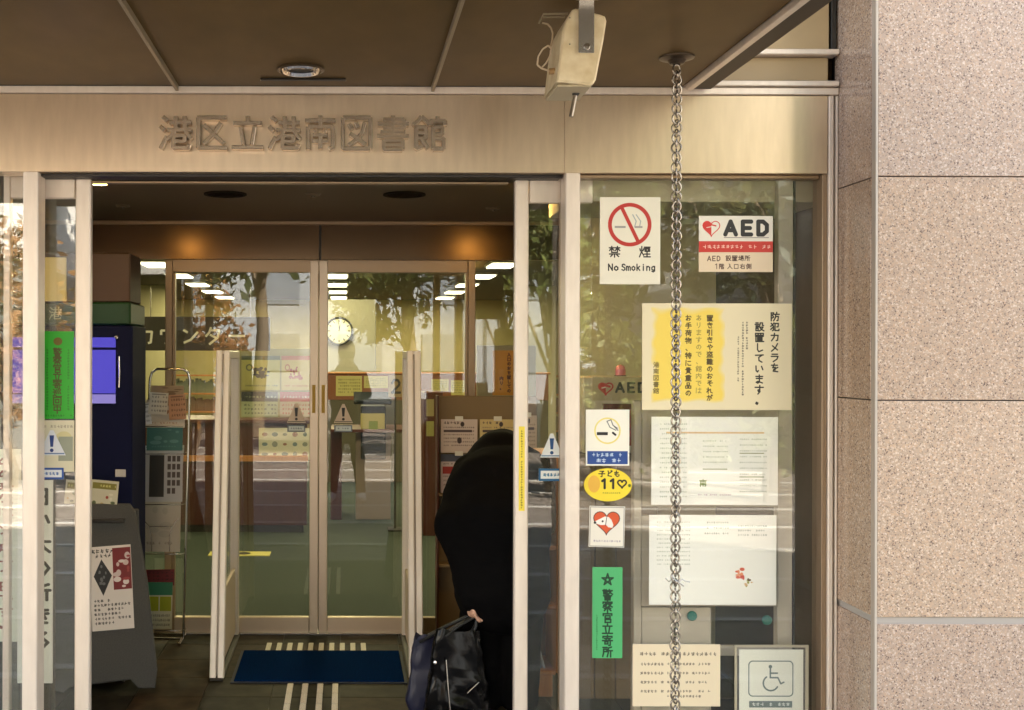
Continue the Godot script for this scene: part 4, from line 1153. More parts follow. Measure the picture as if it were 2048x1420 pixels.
func build_street():
	tree("street tree with a light green crown facing the entrance, right of the path", 2.45, 9.2, 2.4, 0.06, Vector3(0, 3.3, 0), Vector3(1.2, 1.6, 1.1), 3200, lin(0.12, 0.15, 0.03), 3)
	tree("thick-trunked dark evergreen street tree", 5.2, 9.4, 3.2, 0.11, Vector3(-0.5, 4.0, 0), Vector3(1.7, 1.9, 1.5), 4200, lin(0.035, 0.055, 0.02), 5, 0.11)
	tree("slim street tree straight across from the doors", 0.95, 10.0, 2.1, 0.05, Vector3(-0.3, 2.9, 0), Vector3(1.0, 1.0, 0.9), 2400, lin(0.10, 0.13, 0.03), 8)
	tree("low autumn tree with russet leaves across from the doors", -2.3, 9.2, 1.0, 0.05, Vector3(0, 1.7, 0), Vector3(0.75, 1.0, 0.7), 2200, lin(0.26, 0.11, 0.03), 11, 0.08)
	tree("russet autumn tree at the left of the street", -4.1, 9.6, 1.2, 0.06, Vector3(0, 2.0, 0), Vector3(0.8, 1.3, 0.8), 2400, lin(0.24, 0.12, 0.045), 13, 0.08)
	tree("tall broad evergreen across the street, left of the doors", -1.7, 14.2, 4.2, 0.16, Vector3(0, 5.6, 0), Vector3(2.0, 2.6, 1.7), 5200, lin(0.04, 0.06, 0.02), 17, 0.17)
	tree("tall broad evergreen across the street, straight ahead", 1.3, 14.8, 4.4, 0.17, Vector3(0, 5.7, 0), Vector3(2.1, 2.7, 1.7), 5200, lin(0.045, 0.065, 0.02), 19, 0.17)
	tree("tall broad evergreen across the street, right of the doors", 4.2, 14.0, 4.2, 0.16, Vector3(0, 5.6, 0), Vector3(2.0, 2.6, 1.7), 5200, lin(0.04, 0.06, 0.02), 23, 0.17)
	for i in 3:
		var s := thing("roadside_shrub", "light green clipped shrub beside the path, %s of three" % ["first", "middle", "last"][i], "shrub", Vector3(2.9 + i * 0.9, -0.14, 8.4), "shrubs beside the path")
		part(s, "foliage", leaf_crown(Vector3(0, 1.15, 0), Vector3(0.55, 0.9, 0.5), 1500, 0.07, 30 + i, 18), leaf_mat(lin(0.15, 0.17, 0.04)))
		part(s, "stem", tube([Vector3.ZERO, Vector3(0.02, 0.6, 0), Vector3(0, 1.2, 0.02)], 0.03, 6), mat(lin(0.2, 0.15, 0.1), 0.9))
	# white sided houses on both sides of the street
	for q in [[-5.3, -1.0, "left", 10.0], [7.2, 1.0, "right", 10.5]]:
		var x: float = q[0]
		var sg: float = q[1]
		var h := thing("sided_house", "white house with lapped siding on the %s side of the street" % q[2], "house", Vector3(x, -0.14, 16))
		var zc: float = q[3]
		var wall := mat(lin(0.86, 0.83, 0.76), 0.6)
		boxw(h, "wall", Vector3(minf(x, x + sg * 6), -0.14, zc), Vector3(maxf(x, x + sg * 6), 3.0, 27), mat(lin(0.20, 0.19, 0.16), 0.6), 0)
		boxw(h, "upper_wall", Vector3(minf(x + sg * 0.06, x + sg * 6), 3.001, zc), Vector3(maxf(x + sg * 0.06, x + sg * 6), 7.4, 27), wall, 0)
		for i in 21:
			part(h, "siding_board", cb(Vector3(0.035, 0.2, 27.0 - zc - 0.02), 0.004), wall, Vector3(sg * 0.03, 3.10 + 0.14 + i * 0.205, (27.0 + zc) / 2.0 - 16.0), Vector3(0, 0, sg * 6.0))
		for i in 4:
			boxw(h, "window", Vector3(x - 0.02 if sg < 0 else x - 0.02, 4.5, zc + 2.2 + i * 3.6), Vector3(x + 0.04, 5.9, zc + 3.6 + i * 3.6), mat(lin(0.05, 0.06, 0.07), 0.1), 0.004)
		boxw(h, "eaves", Vector3(minf(x - sg * 0.35, x + sg * 6.2), 7.402, zc - 0.2), Vector3(maxf(x - sg * 0.35, x + sg * 6.2), 7.6, 27.2), mat(lin(0.5, 0.48, 0.45), 0.6), 0.01)
	# pale block closing the street
	var far := thing("street_block", "pale grey block at the far end of the street", "building", Vector3(0, -0.14, 34))
	boxw(far, "wall", Vector3(-14, -0.14, 34), Vector3(16, 5.4, 44), mat(lin(0.50, 0.53, 0.55), 0.7), 0)
	boxw(far, "parapet", Vector3(-14.1, 5.402, 33.8), Vector3(16.1, 5.8, 44), mat(lin(0.62, 0.62, 0.60), 0.7), 0.02)
	for i in 9:
		for j in 2:
			boxw(far, "window", Vector3(-12.6 + i * 3.1, 0.9 + j * 2.5, 33.95), Vector3(-11.0 + i * 3.1, 2.3 + j * 2.5, 34.02), mat(lin(0.34, 0.37, 0.40), 0.2), 0.004)

# ---------------------------------------------------------------- raised lettering on the header
func build_sign():
	var s := thing("raised_lettering", "row of eight raised metal characters on the header", "sign", Vector3(0, py(306, 4.0), 0.0))
	var word := "港区立港南図書館"
	var size := 68.0 * 4.0 / F
	for i in word.length():
		var st := begin()
		var k := 0
		for line in strokes(word[i]):
			var pts := PackedVector2Array(Array(line).map(func(v): return Vector2(v.x * size, (1.0 - v.y) * size * 1.06)))
			for p in Geometry2D.offset_polyline(pts, 0.0072, Geometry2D.JOIN_ROUND, Geometry2D.END_ROUND):
				if not Geometry2D.is_polygon_clockwise(p):
					add_prism(st, simplify(p), 0.034, 0.040 + k * 0.0003, 0.0022)
					k += 1
		part(s, "character", st.commit(), M.letter, Vector3(px(318.0 + i * 72.0, 4.0), 0, 0) )

func simplify(p: PackedVector2Array) -> PackedVector2Array:
	var o := PackedVector2Array()
	for v in p:
		if o.is_empty() or v.distance_to(o[o.size() - 1]) > 0.0016: o.append(v)
	return o

# ---------------------------------------------------------------- things hung from the soffit
func build_soffit_fittings():
	var y0 := 2.457
	var d := 0.957 * F / (710.0 - 138.0)
	var t := thing("soffit_downlight", "round recessed downlight with a shiny rim in the soffit", "lamp", Vector3(px(600, d), y0, 4.0 - d))
	part(t, "trim_ring", lathe([Vector2(0.079, 0.001), Vector2(0.080, -0.005), Vector2(0.071, -0.008), Vector2(0.066, -0.003)], 40), mat(lin(0.10, 0.07, 0.04), 0.35, 0.5))
	part(t, "reflector", lathe([Vector2(0.066, -0.004), Vector2(0.060, -0.013), Vector2(0.052, -0.014), Vector2(0.047, -0.003)], 40), M.chrome)
	part(t, "lens", lathe([Vector2(0.047, -0.0035), Vector2(0.001, -0.0025)], 32), M.dark)
	d = 0.957 * F / (710.0 - 158.0)
	var sl := thing("soffit_slot", "narrow dark slot plate in the soffit behind the round downlight", "slot", Vector3(px(605, d), y0, 4.0 - d))
	part(sl, "plate", cb(Vector3(0.295, 0.006, 0.022), 0.002), M.dark, Vector3(0, -0.0025, 0))
	part(sl, "lip", cb(Vector3(0.30, 0.003, 0.004), 0.0005), M.fin, Vector3(0, -0.0025, -0.0135))
	# rain chain
	d = 0.957 * F / (710.0 - 113.0)
	var ch := thing("rain_chain", "long metal rain chain hanging from a round flange in the soffit", "chain", Vector3(px(1352, d), y0, 4.0 - d))
	part(ch, "flange", lathe([Vector2(0.056, 0.001), Vector2(0.055, -0.004), Vector2(0.030, -0.010), Vector2(0.022, -0.022), Vector2(0.012, -0.024), Vector2(0.011, -0.006)], 32), mat(lin(0.05, 0.033, 0.018), 0.35, 0.5))
	var ring_a := []
	for i in 20:
		var a := TAU * i / 20
		ring_a.append(Vector3(cos(a) * 0.0145, sin(a) * 0.0165, 0))
	var big := tube(ring_a, 0.0034, 7, true)
	var ring_b := []
	for i in 14:
		var a := TAU * i / 14
		ring_b.append(Vector3(0, sin(a) * 0.0125, cos(a) * 0.009))
	var small := tube(ring_b, 0.0030, 6, true)
	var cm := mat(lin(0.36, 0.32, 0.27), 0.26, 0.95)
	var rr := RandomNumberGenerator.new()
	rr.seed = 77
	for i in 81:
		var y := -0.040 - i * 0.0313
		part(ch, "link", big, cm, Vector3(rr.randf_range(-0.0007, 0.0007), y, 0), Vector3(rr.randf_range(-7, 7), rr.randf_range(-26, 26), rr.randf_range(-5, 5)))
		part(ch, "link", small, cm, Vector3(0, y - 0.0157, 0), Vector3(0, rr.randf_range(-30, 30), rr.randf_range(-6, 6)))
	var ty := py(1157, 4.0 - ch.position.z) - y0
	part(ch, "wire_tie", tube([Vector3(-0.036, ty + 0.006, 0.012), Vector3(-0.026, ty - 0.004, 0.016), Vector3(-0.012, ty + 0.006, 0.019), Vector3(0.004, ty - 0.006, 0.021), Vector3(0.016, ty + 0.004, 0.018), Vector3(0.028, ty - 0.004, 0.012), Vector3(0.042, ty - 0.006, 0.014)], 0.0018, 6), M.steel)
	part(ch, "wire_tie", tube([Vector3(-0.018, ty + 0.016, 0.015), Vector3(-0.006, ty, 0.021), Vector3(0.010, ty - 0.010, 0.020), Vector3(0.022, ty - 0.019, 0.014)], 0.0018, 6), M.steel)
	# cream loudspeaker box on a steel strap
	d = 3.0
	var sp := thing("soffit_speaker", "cream weathered speaker box hanging on a steel strap from the soffit", "speaker", Vector3(px(1165, d), y0, 4.0 - d))
	var o := PackedVector2Array()
	for q in [[1112, 162], [1117, 120], [1124, 62], [1132, 38], [1143, 18], [1150, 15], [1200, 27], [1209, 31], [1212, 40], [1206, 80], [1191, 158], [1186, 166], [1180, 168]]:
		o.append(Vector2(px(q[0], d) - sp.position.x, py(q[1], d) - y0))
	var cream := StandardMaterial3D.new()
	cream.albedo_color = lin(0.84, 0.74, 0.52)
	cream.roughness = 0.42
	tri_tex(cream, noise_tex(0.02, Color(0.88, 0.84, 0.76), Color(1, 1, 1), 61), Vector3.ONE * 3.0)
	part(sp, "body", prism(o, 0.19, 0.005), cream)
	part(sp, "base_plate", cb(Vector3(0.094, 0.006, 0.17), 0.002), mat(lin(0.5, 0.42, 0.27), 0.5), Vector3(px(1149, d) - sp.position.x, py(168, d) - y0, -0.095))
	pbox(sp, "strap", 1156, -40, 1187, 104, 2.985, 0.004, M.steel, 0.001)
	boxw(sp, "strap_foot", Vector3(px(1150, d), y0 - 0.006, 1.0), Vector3(px(1195, d), y0 - 0.001, 1.08), M.steel, 0.001)
	part(sp, "bolt", lathe([Vector2(0.001, 0.006), Vector2(0.007, 0.0055), Vector2(0.009, 0.002), Vector2(0.0095, 0.0)], 16), M.chrome, at(1172, 92, 2.984) - sp.position, Vector3(90, 0, 0))
	for q in [[1138, 34], [1138, 87]]:
		part(sp, "screw", lathe([Vector2(0.001, 0.0015), Vector2(0.0022, 0.0)], 8), M.dark, at(q[0], q[1], 2.999) - sp.position, Vector3(90, 0, 0))
	part(sp, "rod", tube([at(1150, 186, 3.09) - sp.position, at(1141, 232, 3.085) - sp.position], 0.0062, 10), mat(lin(0.35, 0.30, 0.24), 0.35, 0.8))
	part(sp, "rod_collar", tube([at(1151, 181, 3.09) - sp.position, at(1149, 190, 3.09) - sp.position], 0.013, 12, false, 0.008), M.dark)
	part(sp, "cable_gland", tube([at(1120, 140, 3.06) - sp.position, at(1097, 142, 3.06) - sp.position], 0.0085, 10), mat(lin(0.42, 0.27, 0.12), 0.6))
	part(sp, "cable", tube(smooth([[1098, 141], [1082, 136], [1073, 129], [1075, 112], [1084, 97], [1095, 90], [1101, 96], [1099, 110], [1091, 125], [1083, 133]], 3.06).map(func(v): return v - sp.position), 0.0026, 6), mat(lin(0.62, 0.50, 0.36), 0.5))
	part(sp, "cable", tube(smooth([[1100, 92], [1103, 78], [1104, 65], [1100, 54], [1094, 47], [1083, 45]], 3.06).map(func(v): return v - sp.position), 0.0026, 6), mat(lin(0.40, 0.31, 0.2), 0.5))
	part(sp, "wire_bracket", tube([at(1076, 46, 3.05) - sp.position, at(1085, 27, 3.05) - sp.position, at(1134, 26, 3.05) - sp.position], 0.0028, 6), M.fin)
	part(sp, "wire_bracket", tube([at(1085, 33, 3.12) - sp.position, at(1128, 33, 3.12) - sp.position], 0.0028, 6), M.fin)

func smooth(list: Array, d: float) -> Array:
	var c := Curve3D.new()
	for i in list.size():
		var p := at(list[i][0], list[i][1], d)
		var a := at(list[maxi(i - 1, 0)][0], list[maxi(i - 1, 0)][1], d)
		var b := at(list[mini(i + 1, list.size() - 1)][0], list[mini(i + 1, list.size() - 1)][1], d)
		c.add_point(p, (a - b) / 6.0, (b - a) / 6.0)
	var out := []
	for i in list.size() * 4: out.append(c.sample_baked(c.get_baked_length() * i / (list.size() * 4 - 1.0)))
	return out

# ---------------------------------------------------------------- notices inside the right-hand window
func build_window_notices():
	var d := 4.0485
	var r := RandomNumberGenerator.new()
	r.seed = 15
	var white := Color(0.90, 0.88, 0.80)
	var black := Color(0.09, 0.08, 0.07)
	# no smoking
	var im := blank(244, 350, white)
	var red := Color(0.72, 0.16, 0.12)
	var c := Vector2(120, 110)
	im.fill_rect(Rect2i(60, 116, 44, 8), Color(0.6, 0.6, 0.58))
	for k in 2:
		ln(im, Vector2(132 + k * 14, 70), Vector2(146 + k * 18, 96), 4, Color(0.62, 0.66, 0.66))
		ln(im, Vector2(146 + k * 18, 96), Vector2(140 + k * 20, 118), 4, Color(0.62, 0.66, 0.66))
	im.fill_rect(Rect2i(140, 116, 32, 8), Color(0.62, 0.6, 0.58))
	ring(im, c, 80, 15, red)
	ln(im, c + Vector2(-34, -72), c + Vector2(36, 72), 14, red)
	glyph(im, "禁", 36, 196, 46, 5, black)
	glyph(im, "煙", 158, 196, 46, 5, black)
	htext(im, "No", 32, 268, 27, 23, 5.0, black, 0.8)
	htext(im, "Smoking", 86, 268, 27, 20, 4.5, black, 0.7)
	var t := thing("no_smoking_sign", "white no smoking sign with a red crossed circle in the window", "sign", at(1259, 567, d))
	poster(t, "sheet", 1199, 393, 1320, 567, d, printed(tex(im), 0.4), 0.0006)
	# AED
	im = blank(444, 336, Color(0.90, 0.88, 0.82))
	rect(im, 0, 216, 444, 336, Color(0.88, 0.80, 0.68))
	heart(im, Vector2(74, 70), 54, Color(0.80, 0.16, 0.13), true)
	htext(im, "AED", 152, 30, 84, 96, 25, Color(0.08, 0.08, 0.09), 0.9)
	im.fill_rect(Rect2i(150, 128, 270, 4), Color(0.5, 0.48, 0.45))
	rect(im, 0, 152, 444, 218, Color(0.78, 0.18, 0.14))
	print_line(im, 24, 172, 400, 24, Color(0.92, 0.75, 0.68), r)
	htext(im, "AED", 50, 240, 30, 28, 5, Color(0.30, 0.2, 0.16), 0.8)
	htext(im, "設置場所", 160, 236, 34, 38, 4, Color(0.30, 0.2, 0.16))
	htext(im, "1階", 90, 286, 32, 30, 4, Color(0.30, 0.2, 0.16))
	htext(im, "入口右側", 170, 286, 32, 38, 4, Color(0.30, 0.2, 0.16))
	t = thing("aed_sign", "white and red AED sign with a heart at the top right of the window", "sign", at(1471, 542, d))
	poster(t, "sheet", 1397, 430, 1545, 542, d, printed(tex(im), 0.4), 0.0005)
	# security camera notice
	im = blank(598, 426, Color(0.89, 0.84, 0.70))
	for y in range(16, 400):
		for x in range(36, 332):
			var e := minf(minf(x - 36, 332 - x), minf(y - 16, 400 - y)) / 22.0
			var wob := 0.25 * sin(x * 0.05 + y * 0.031) + 0.2 * sin(y * 0.09)
			dot(im, x, y, Color(0.93, 0.81, 0.30), clampf(e + wob, 0, 1) * 0.85)
	vtext(im, "防犯カメラを", 512, 34, 36, 41, 5.0, black)
	vtext(im, "設置しています。", 450, 74, 37, 42, 5.0, black)
	print_line(im, 414, 72, 110, 9, Color(0.25, 0.22, 0.18), r, true)
	print_line(im, 398, 72, 290, 9, Color(0.25, 0.22, 0.18), r, true)
	print_line(im, 380, 130, 180, 8, Color(0.4, 0.36, 0.28), r, true)
	vtext(im, "置き引きや盗難のおそれが", 258, 46, 25, 29, 3.6, Color(0.28, 0.22, 0.08))
	vtext(im, "ありますので、館内では", 214, 46, 24, 29, 2.4, Color(0.58, 0.50, 0.22))
	vtext(im, "お手荷物、特に貴重品の", 172, 46, 25, 30, 3.6, Color(0.28, 0.22, 0.08))
	vtext(im, "港南図書館", 44, 234, 23, 26, 2.6, Color(0.40, 0.34, 0.15))
	t = thing("camera_notice", "large cream notice with vertical writing and a yellow patch", "notice", at(1434, 818, d))
	poster(t, "sheet", 1284, 605, 1583, 818, d, printed(tex(im), 0.35), 0.0012)
	# two white information sheets
	for k in 2:
		im = blank(516, 364, Color(0.96, 0.955, 0.91))
		var g := Color(0.66, 0.68, 0.60)
		if k == 0:
			im.fill_rect(Rect2i(60, 62, 400, 7), Color(0.88, 0.74, 0.55))
			for j in 16: print_line(im, 34, 26 + j * 20, 110, 7, g, r)
			for j in 5: print_line(im, 210, 96 + j * 22, 100, 6, g, r)
			for j in 10: print_line(im, 360, 88 + j * 24, 110, 7, g, r)
			for q in [[360, 148], [210, 214], [360, 246]]: im.fill_rect(Rect2i(q[0], q[1], 100, 4), Color(0.55, 0.58, 0.40))
			glyph(im, "南", 196, 258, 30, 4, Color(0.42, 0.5, 0.22))
			print_line(im, 190, 318, 140, 7, Color(0.75, 0.62, 0.68), r)
		else:
			for j in 11: print_line(im, 30, 26 + j * 17, 130, 6, g, r)
			for j in 3:
				print_line(im, 224, 26 + j * 22, 100, 8, Color(0.6, 0.62, 0.56), r)
				print_line(im, 360, 40 + j * 18, 110, 8, Color(0.58, 0.6, 0.55), r)
			for j in 14: blob(im, Vector2(374 + r.randf_range(-22, 18), 236 + r.randf_range(-18, 18)), r.randf_range(4, 11), r.randf_range(3, 9), [Color(0.85, 0.36, 0.20), Color(0.9, 0.55, 0.35), Color(0.8, 0.25, 0.15)][j % 3])
			for j in 8: blob(im, Vector2(408 + r.randf_range(-18, 16), 272 + r.randf_range(-14, 16)), r.randf_range(3, 7), r.randf_range(2, 5), [Color(0.62, 0.62, 0.25), Color(0.85, 0.7, 0.5), Color(0.4, 0.3, 0.15)][j % 3])
		t = thing("information_sheet", ["white printed sheet with faint columns below the camera notice", "white printed sheet with a red flower picture, lowest on the board"][k], "sheet", at(1427, [1010, 1208][k], 4.066))
		poster(t, "paper", [1303, 1299][k], [832, 1028][k], [1556, 1553][k], [1008, 1208][k], 4.066, printed(tex(im), 0.55), 0.0012)
	# stickers, left column
	im = blank(174, 224, Color(0.93, 0.92, 0.86))
	ring(im, Vector2(86, 84), 50, 6, Color(0.90, 0.84, 0.48))
	im.fill_rect(Rect2i(44, 90, 44, 12), Color(0.08, 0.08, 0.08))
	ln(im, Vector2(108, 92), Vector2(118, 100), 8, Color(0.1, 0.1, 0.1))
	for q in [[84, 46, 100, 40], [100, 40, 108, 62], [108, 62, 126, 74], [84, 46, 96, 70], [96, 70, 120, 82], [112, 66, 128, 82]]: ln(im, Vector2(q[0], q[1]), Vector2(q[2], q[3]), 3.5, Color(0.36, 0.38, 0.38))
	rect(im, 6, 166, 168, 218, Color(0.10, 0.27, 0.55))
	print_line(im, 22, 172, 130, 16, Color(0.82, 0.88, 0.92), r)
	print_line(im, 42, 194, 92, 18, Color(0.82, 0.88, 0.92), r)
	t = thing("smoking_sticker", "white smoking area sticker with a blue band in the window", "sticker", at(1215, 930, d))
	poster(t, "film", 1172, 818, 1259, 930, d, printed(tex(im), 0.4))
	im = blank(192, 132, Color(0.93, 0.83, 0.20))
	blob(im, Vector2(40, 62), 24, 34, Color(0.88, 0.68, 0.25))
	htext(im, "子ども", 58, 8, 26, 30, 4, Color(0.10, 0.10, 0.06))
	glyph(im, "1", 62, 42, 38, 9, Color(0.06, 0.06, 0.05))
	glyph(im, "1", 96, 42, 38, 9, Color(0.06, 0.06, 0.05))
	heart(im, Vector2(152, 60), 18, Color(0.06, 0.06, 0.05), false, 6)
	glyph(im, "番", 176, 62, 12, 2, Color(0.3, 0.4, 0.1))
	print_line(im, 74, 94, 70, 7, Color(0.5, 0.5, 0.12), r)
	t = thing("oval_sticker", "yellow oval sticker with black number writing in the window", "sticker", at(1217, 1002, d))
	var o := oval(48 * d / F, 33 * d / F)
	var ov := part(t, "film", o, printed(tex(im), 0.4), at(1216.5, 968.5, d) - t.position)
	im = blank(144, 168, Color(0.90, 0.88, 0.83))
	heart(im, Vector2(70, 62), 56, Color(0.83, 0.33, 0.16), false, 0)
	heart(im, Vector2(70, 62), 56, Color(0.25, 0.16, 0.13), false, 3)
	area_fill(im, PackedVector2Array([Vector2(24, 62), Vector2(40, 54), Vector2(62, 42), Vector2(78, 44), Vector2(90, 56), Vector2(98, 76), Vector2(94, 88), Vector2(78, 86), Vector2(68, 76), Vector2(48, 78), Vector2(28, 72)]), Color(0.93, 0.91, 0.88))
	ln(im, Vector2(70, 46), Vector2(66, 80), 2.5, Color(0.25, 0.2, 0.2))
	blob(im, Vector2(54, 62), 4, 4, Color(0.15, 0.13, 0.13))
	blob(im, Vector2(23, 68), 5, 5, Color(0.12, 0.1, 0.1))
	print_line(im, 18, 138, 104, 9, Color(0.6, 0.55, 0.62), r)
	for q in [[4, 4, 140, 4], [140, 4, 140, 164], [140, 164, 4, 164], [4, 164, 4, 4]]: ln(im, Vector2(q[0], q[1]), Vector2(q[2], q[3]), 2, Color(0.45, 0.42, 0.4))
	t = thing("heart_sticker", "white sticker with an orange heart around a white dog head", "sticker", at(1214, 1094, d))
	var hs := poster(t, "film", 1179, 1011, 1250, 1093, d, printed(tex(im), 0.4))
	hs.rotation_degrees.z = -1.2
	im = blank(124, 366, Color(0.30, 0.68, 0.42))
	var dg := Color(0.03, 0.20, 0.11)
	for k in 5:
		var a := -PI / 2 + TAU * k / 5
		var b := -PI / 2 + TAU * (k + 2) / 5
		ln(im, Vector2(62, 50) + Vector2(cos(a), sin(a)) * 24, Vector2(62, 50) + Vector2(cos(b), sin(b)) * 24, 6, dg)
	vtext(im, "警察官立寄所", 40, 88, 44, 46, 6.0, dg)
	print_line(im, 14, 190, 140, 8, Color(0.12, 0.42, 0.24), r, true)
	t = thing("police_notice", "green strip notice with a star and dark vertical writing, right window", "notice", at(1217, 1316, d))
	poster(t, "film", 1186, 1133, 1246, 1315, d, printed(tex(im), 0.45), 0.0004)
	# text plate and wheelchair sign
	im = blank(350, 246, Color(0.88, 0.82, 0.70))
	var ink := Color(0.36, 0.32, 0.26)
	print_line(im, 28, 30, 296, 15, ink, r)
	for k in 4:
		print_line(im, 30, 72 + k * 36, 84, 12, ink, r)
		print_line(im, 136, 72 + k * 36, 170, 11, ink, r)
	print_line(im, 136, 200, 130, 11, ink, r)
	t = thing("text_plate", "beige plate of fine print near the bottom of the window", "plate", at(1354, 1411, d))
	poster(t, "plate", 1267, 1287, 1442, 1411, d, printed(tex(im), 0.45), 0.0, null, 0.003)
	im = blank(256, 280, Color(0.92, 0.92, 0.85))
	var ln_c := Color(0.35, 0.42, 0.40)
	var rr := [[38, 60, 38, 170], [54, 46, 198, 46], [214, 60, 214, 170], [54, 186, 198, 186]]
	for q in rr: ln(im, Vector2(q[0], q[1]), Vector2(q[2], q[3]), 4, ln_c)
	for q in [[54, 62, PI], [198, 62, -PI / 2], [198, 170, 0.0], [54, 170, PI / 2]]: ring(im, Vector2(q[0], q[1]), 16, 4, ln_c, q[2], q[2] + PI / 2)
	blob(im, Vector2(124, 68), 7, 7, ln_c)
	for q in [[124, 76, 124, 112], [124, 94, 152, 94], [124, 112, 154, 112], [154, 112, 166, 136], [166, 136, 178, 130]]: ln(im, Vector2(q[0], q[1]), Vector2(q[2], q[3]), 6, ln_c)
	ring(im, Vector2(126, 134), 30, 6, ln_c, 0.5, 4.1)
	rect(im, 40, 206, 212, 232, ln_c)
	print_line(im, 50, 211, 150, 15, Color(0.88, 0.9, 0.86), r)
	print_line(im, 60, 250, 140, 10, Color(0.8, 0.5, 0.4), r)
	t = thing("wheelchair_sign", "white wheelchair sign in a clear holder at the bottom of the window", "sign", at(1545, 1440, d))
	poster(t, "sheet", 1480, 1297, 1608, 1437, d - 0.001, printed(tex(im), 0.5))
	pbox(t, "holder", 1471, 1288, 1619, 1445, d - 0.004, 0.0015, M.clear, 0.0)
	for q in [[1471, 1288, 1619, 1293], [1471, 1293, 1476, 1445], [1613, 1293, 1619, 1445]]:
		pbox(t, "holder_edge", q[0], q[1], q[2], q[3], d - 0.0055, 0.005, mat(lin(0.40, 0.36, 0.26), 0.3), 0.001)
	# caution stickers on the leaves
	warning_triangle("white triangular caution sticker with a blue mark on the right sliding door", 1104, 866, 46, 48, 4.122, Color(0.90, 0.92, 0.92), Color(0.05, 0.28, 0.50), "caution stickers on the sliding doors")
	small_label("small blue bordered label on the right sliding door", 1078, 936, 1130, 961, 4.122, Color(0.92, 0.93, 0.92), Color(0.10, 0.38, 0.56), "labels on the sliding doors")
	warning_triangle("white triangular caution sticker with a blue mark on the left sliding door", 104, 862, 56, 50, 4.122, Color(0.85, 0.87, 0.90), Color(0.08, 0.22, 0.50), "caution stickers on the sliding doors")
	small_label("small blue bordered label on the left sliding door", 75, 937, 128, 960, 4.122, Color(0.88, 0.90, 0.92), Color(0.10, 0.30, 0.62), "labels on the sliding doors")

func heart(im: Image, c: Vector2, r: float, col: Color, split := false, line := 0):
	var p := PackedVector2Array()
	for i in 40:
		var a := TAU * i / 40
		p.append(c + Vector2(16.0 * pow(sin(a), 3), -(13.0 * cos(a) - 5.0 * cos(2 * a) - 2.0 * cos(3 * a) - cos(4 * a))) * r / 17.0)
	if line > 0:
		for i in 40: ln(im, p[i], p[(i + 1) % 40], line, col)
		return
	if split:
		for i in 40: ln(im, p[i], p[(i + 1) % 40], 5, col)
		var half := PackedVector2Array()
		for v in p: half.append(Vector2(minf(v.x, c.x), v.y))
		area_fill(im, half, col)
		ln(im, c + Vector2(4, -r * 0.3), c + Vector2(r * 0.5, -r * 0.2), 8, col)
		ln(im, c + Vector2(-r * 0.5, 0), c + Vector2(-2, -r * 0.1), 5, Color(0.9, 0.85, 0.8))
	else:
		area_fill(im, p, col)

func oval(rx: float, ry: float) -> Mesh:
	var st := begin()
	for side in 2:
		for i in 40:
			var a := TAU * i / 40
			var b := TAU * (i + 1) / 40
			var z := 0.0 if side == 0 else -0.0008
			for q in ([Vector2.ZERO, Vector2(cos(b), sin(b)), Vector2(cos(a), sin(a))] if side == 0 else [Vector2.ZERO, Vector2(cos(a), sin(a)), Vector2(cos(b), sin(b))]):
				st.set_normal(Vector3(0, 0, 1 if side == 0 else -1))
				st.set_uv(Vector2(0.5 + q.x * 0.5, 0.5 - q.y * 0.5))
				st.add_vertex(Vector3(q.x * rx, q.y * ry, z))
	return st.commit()

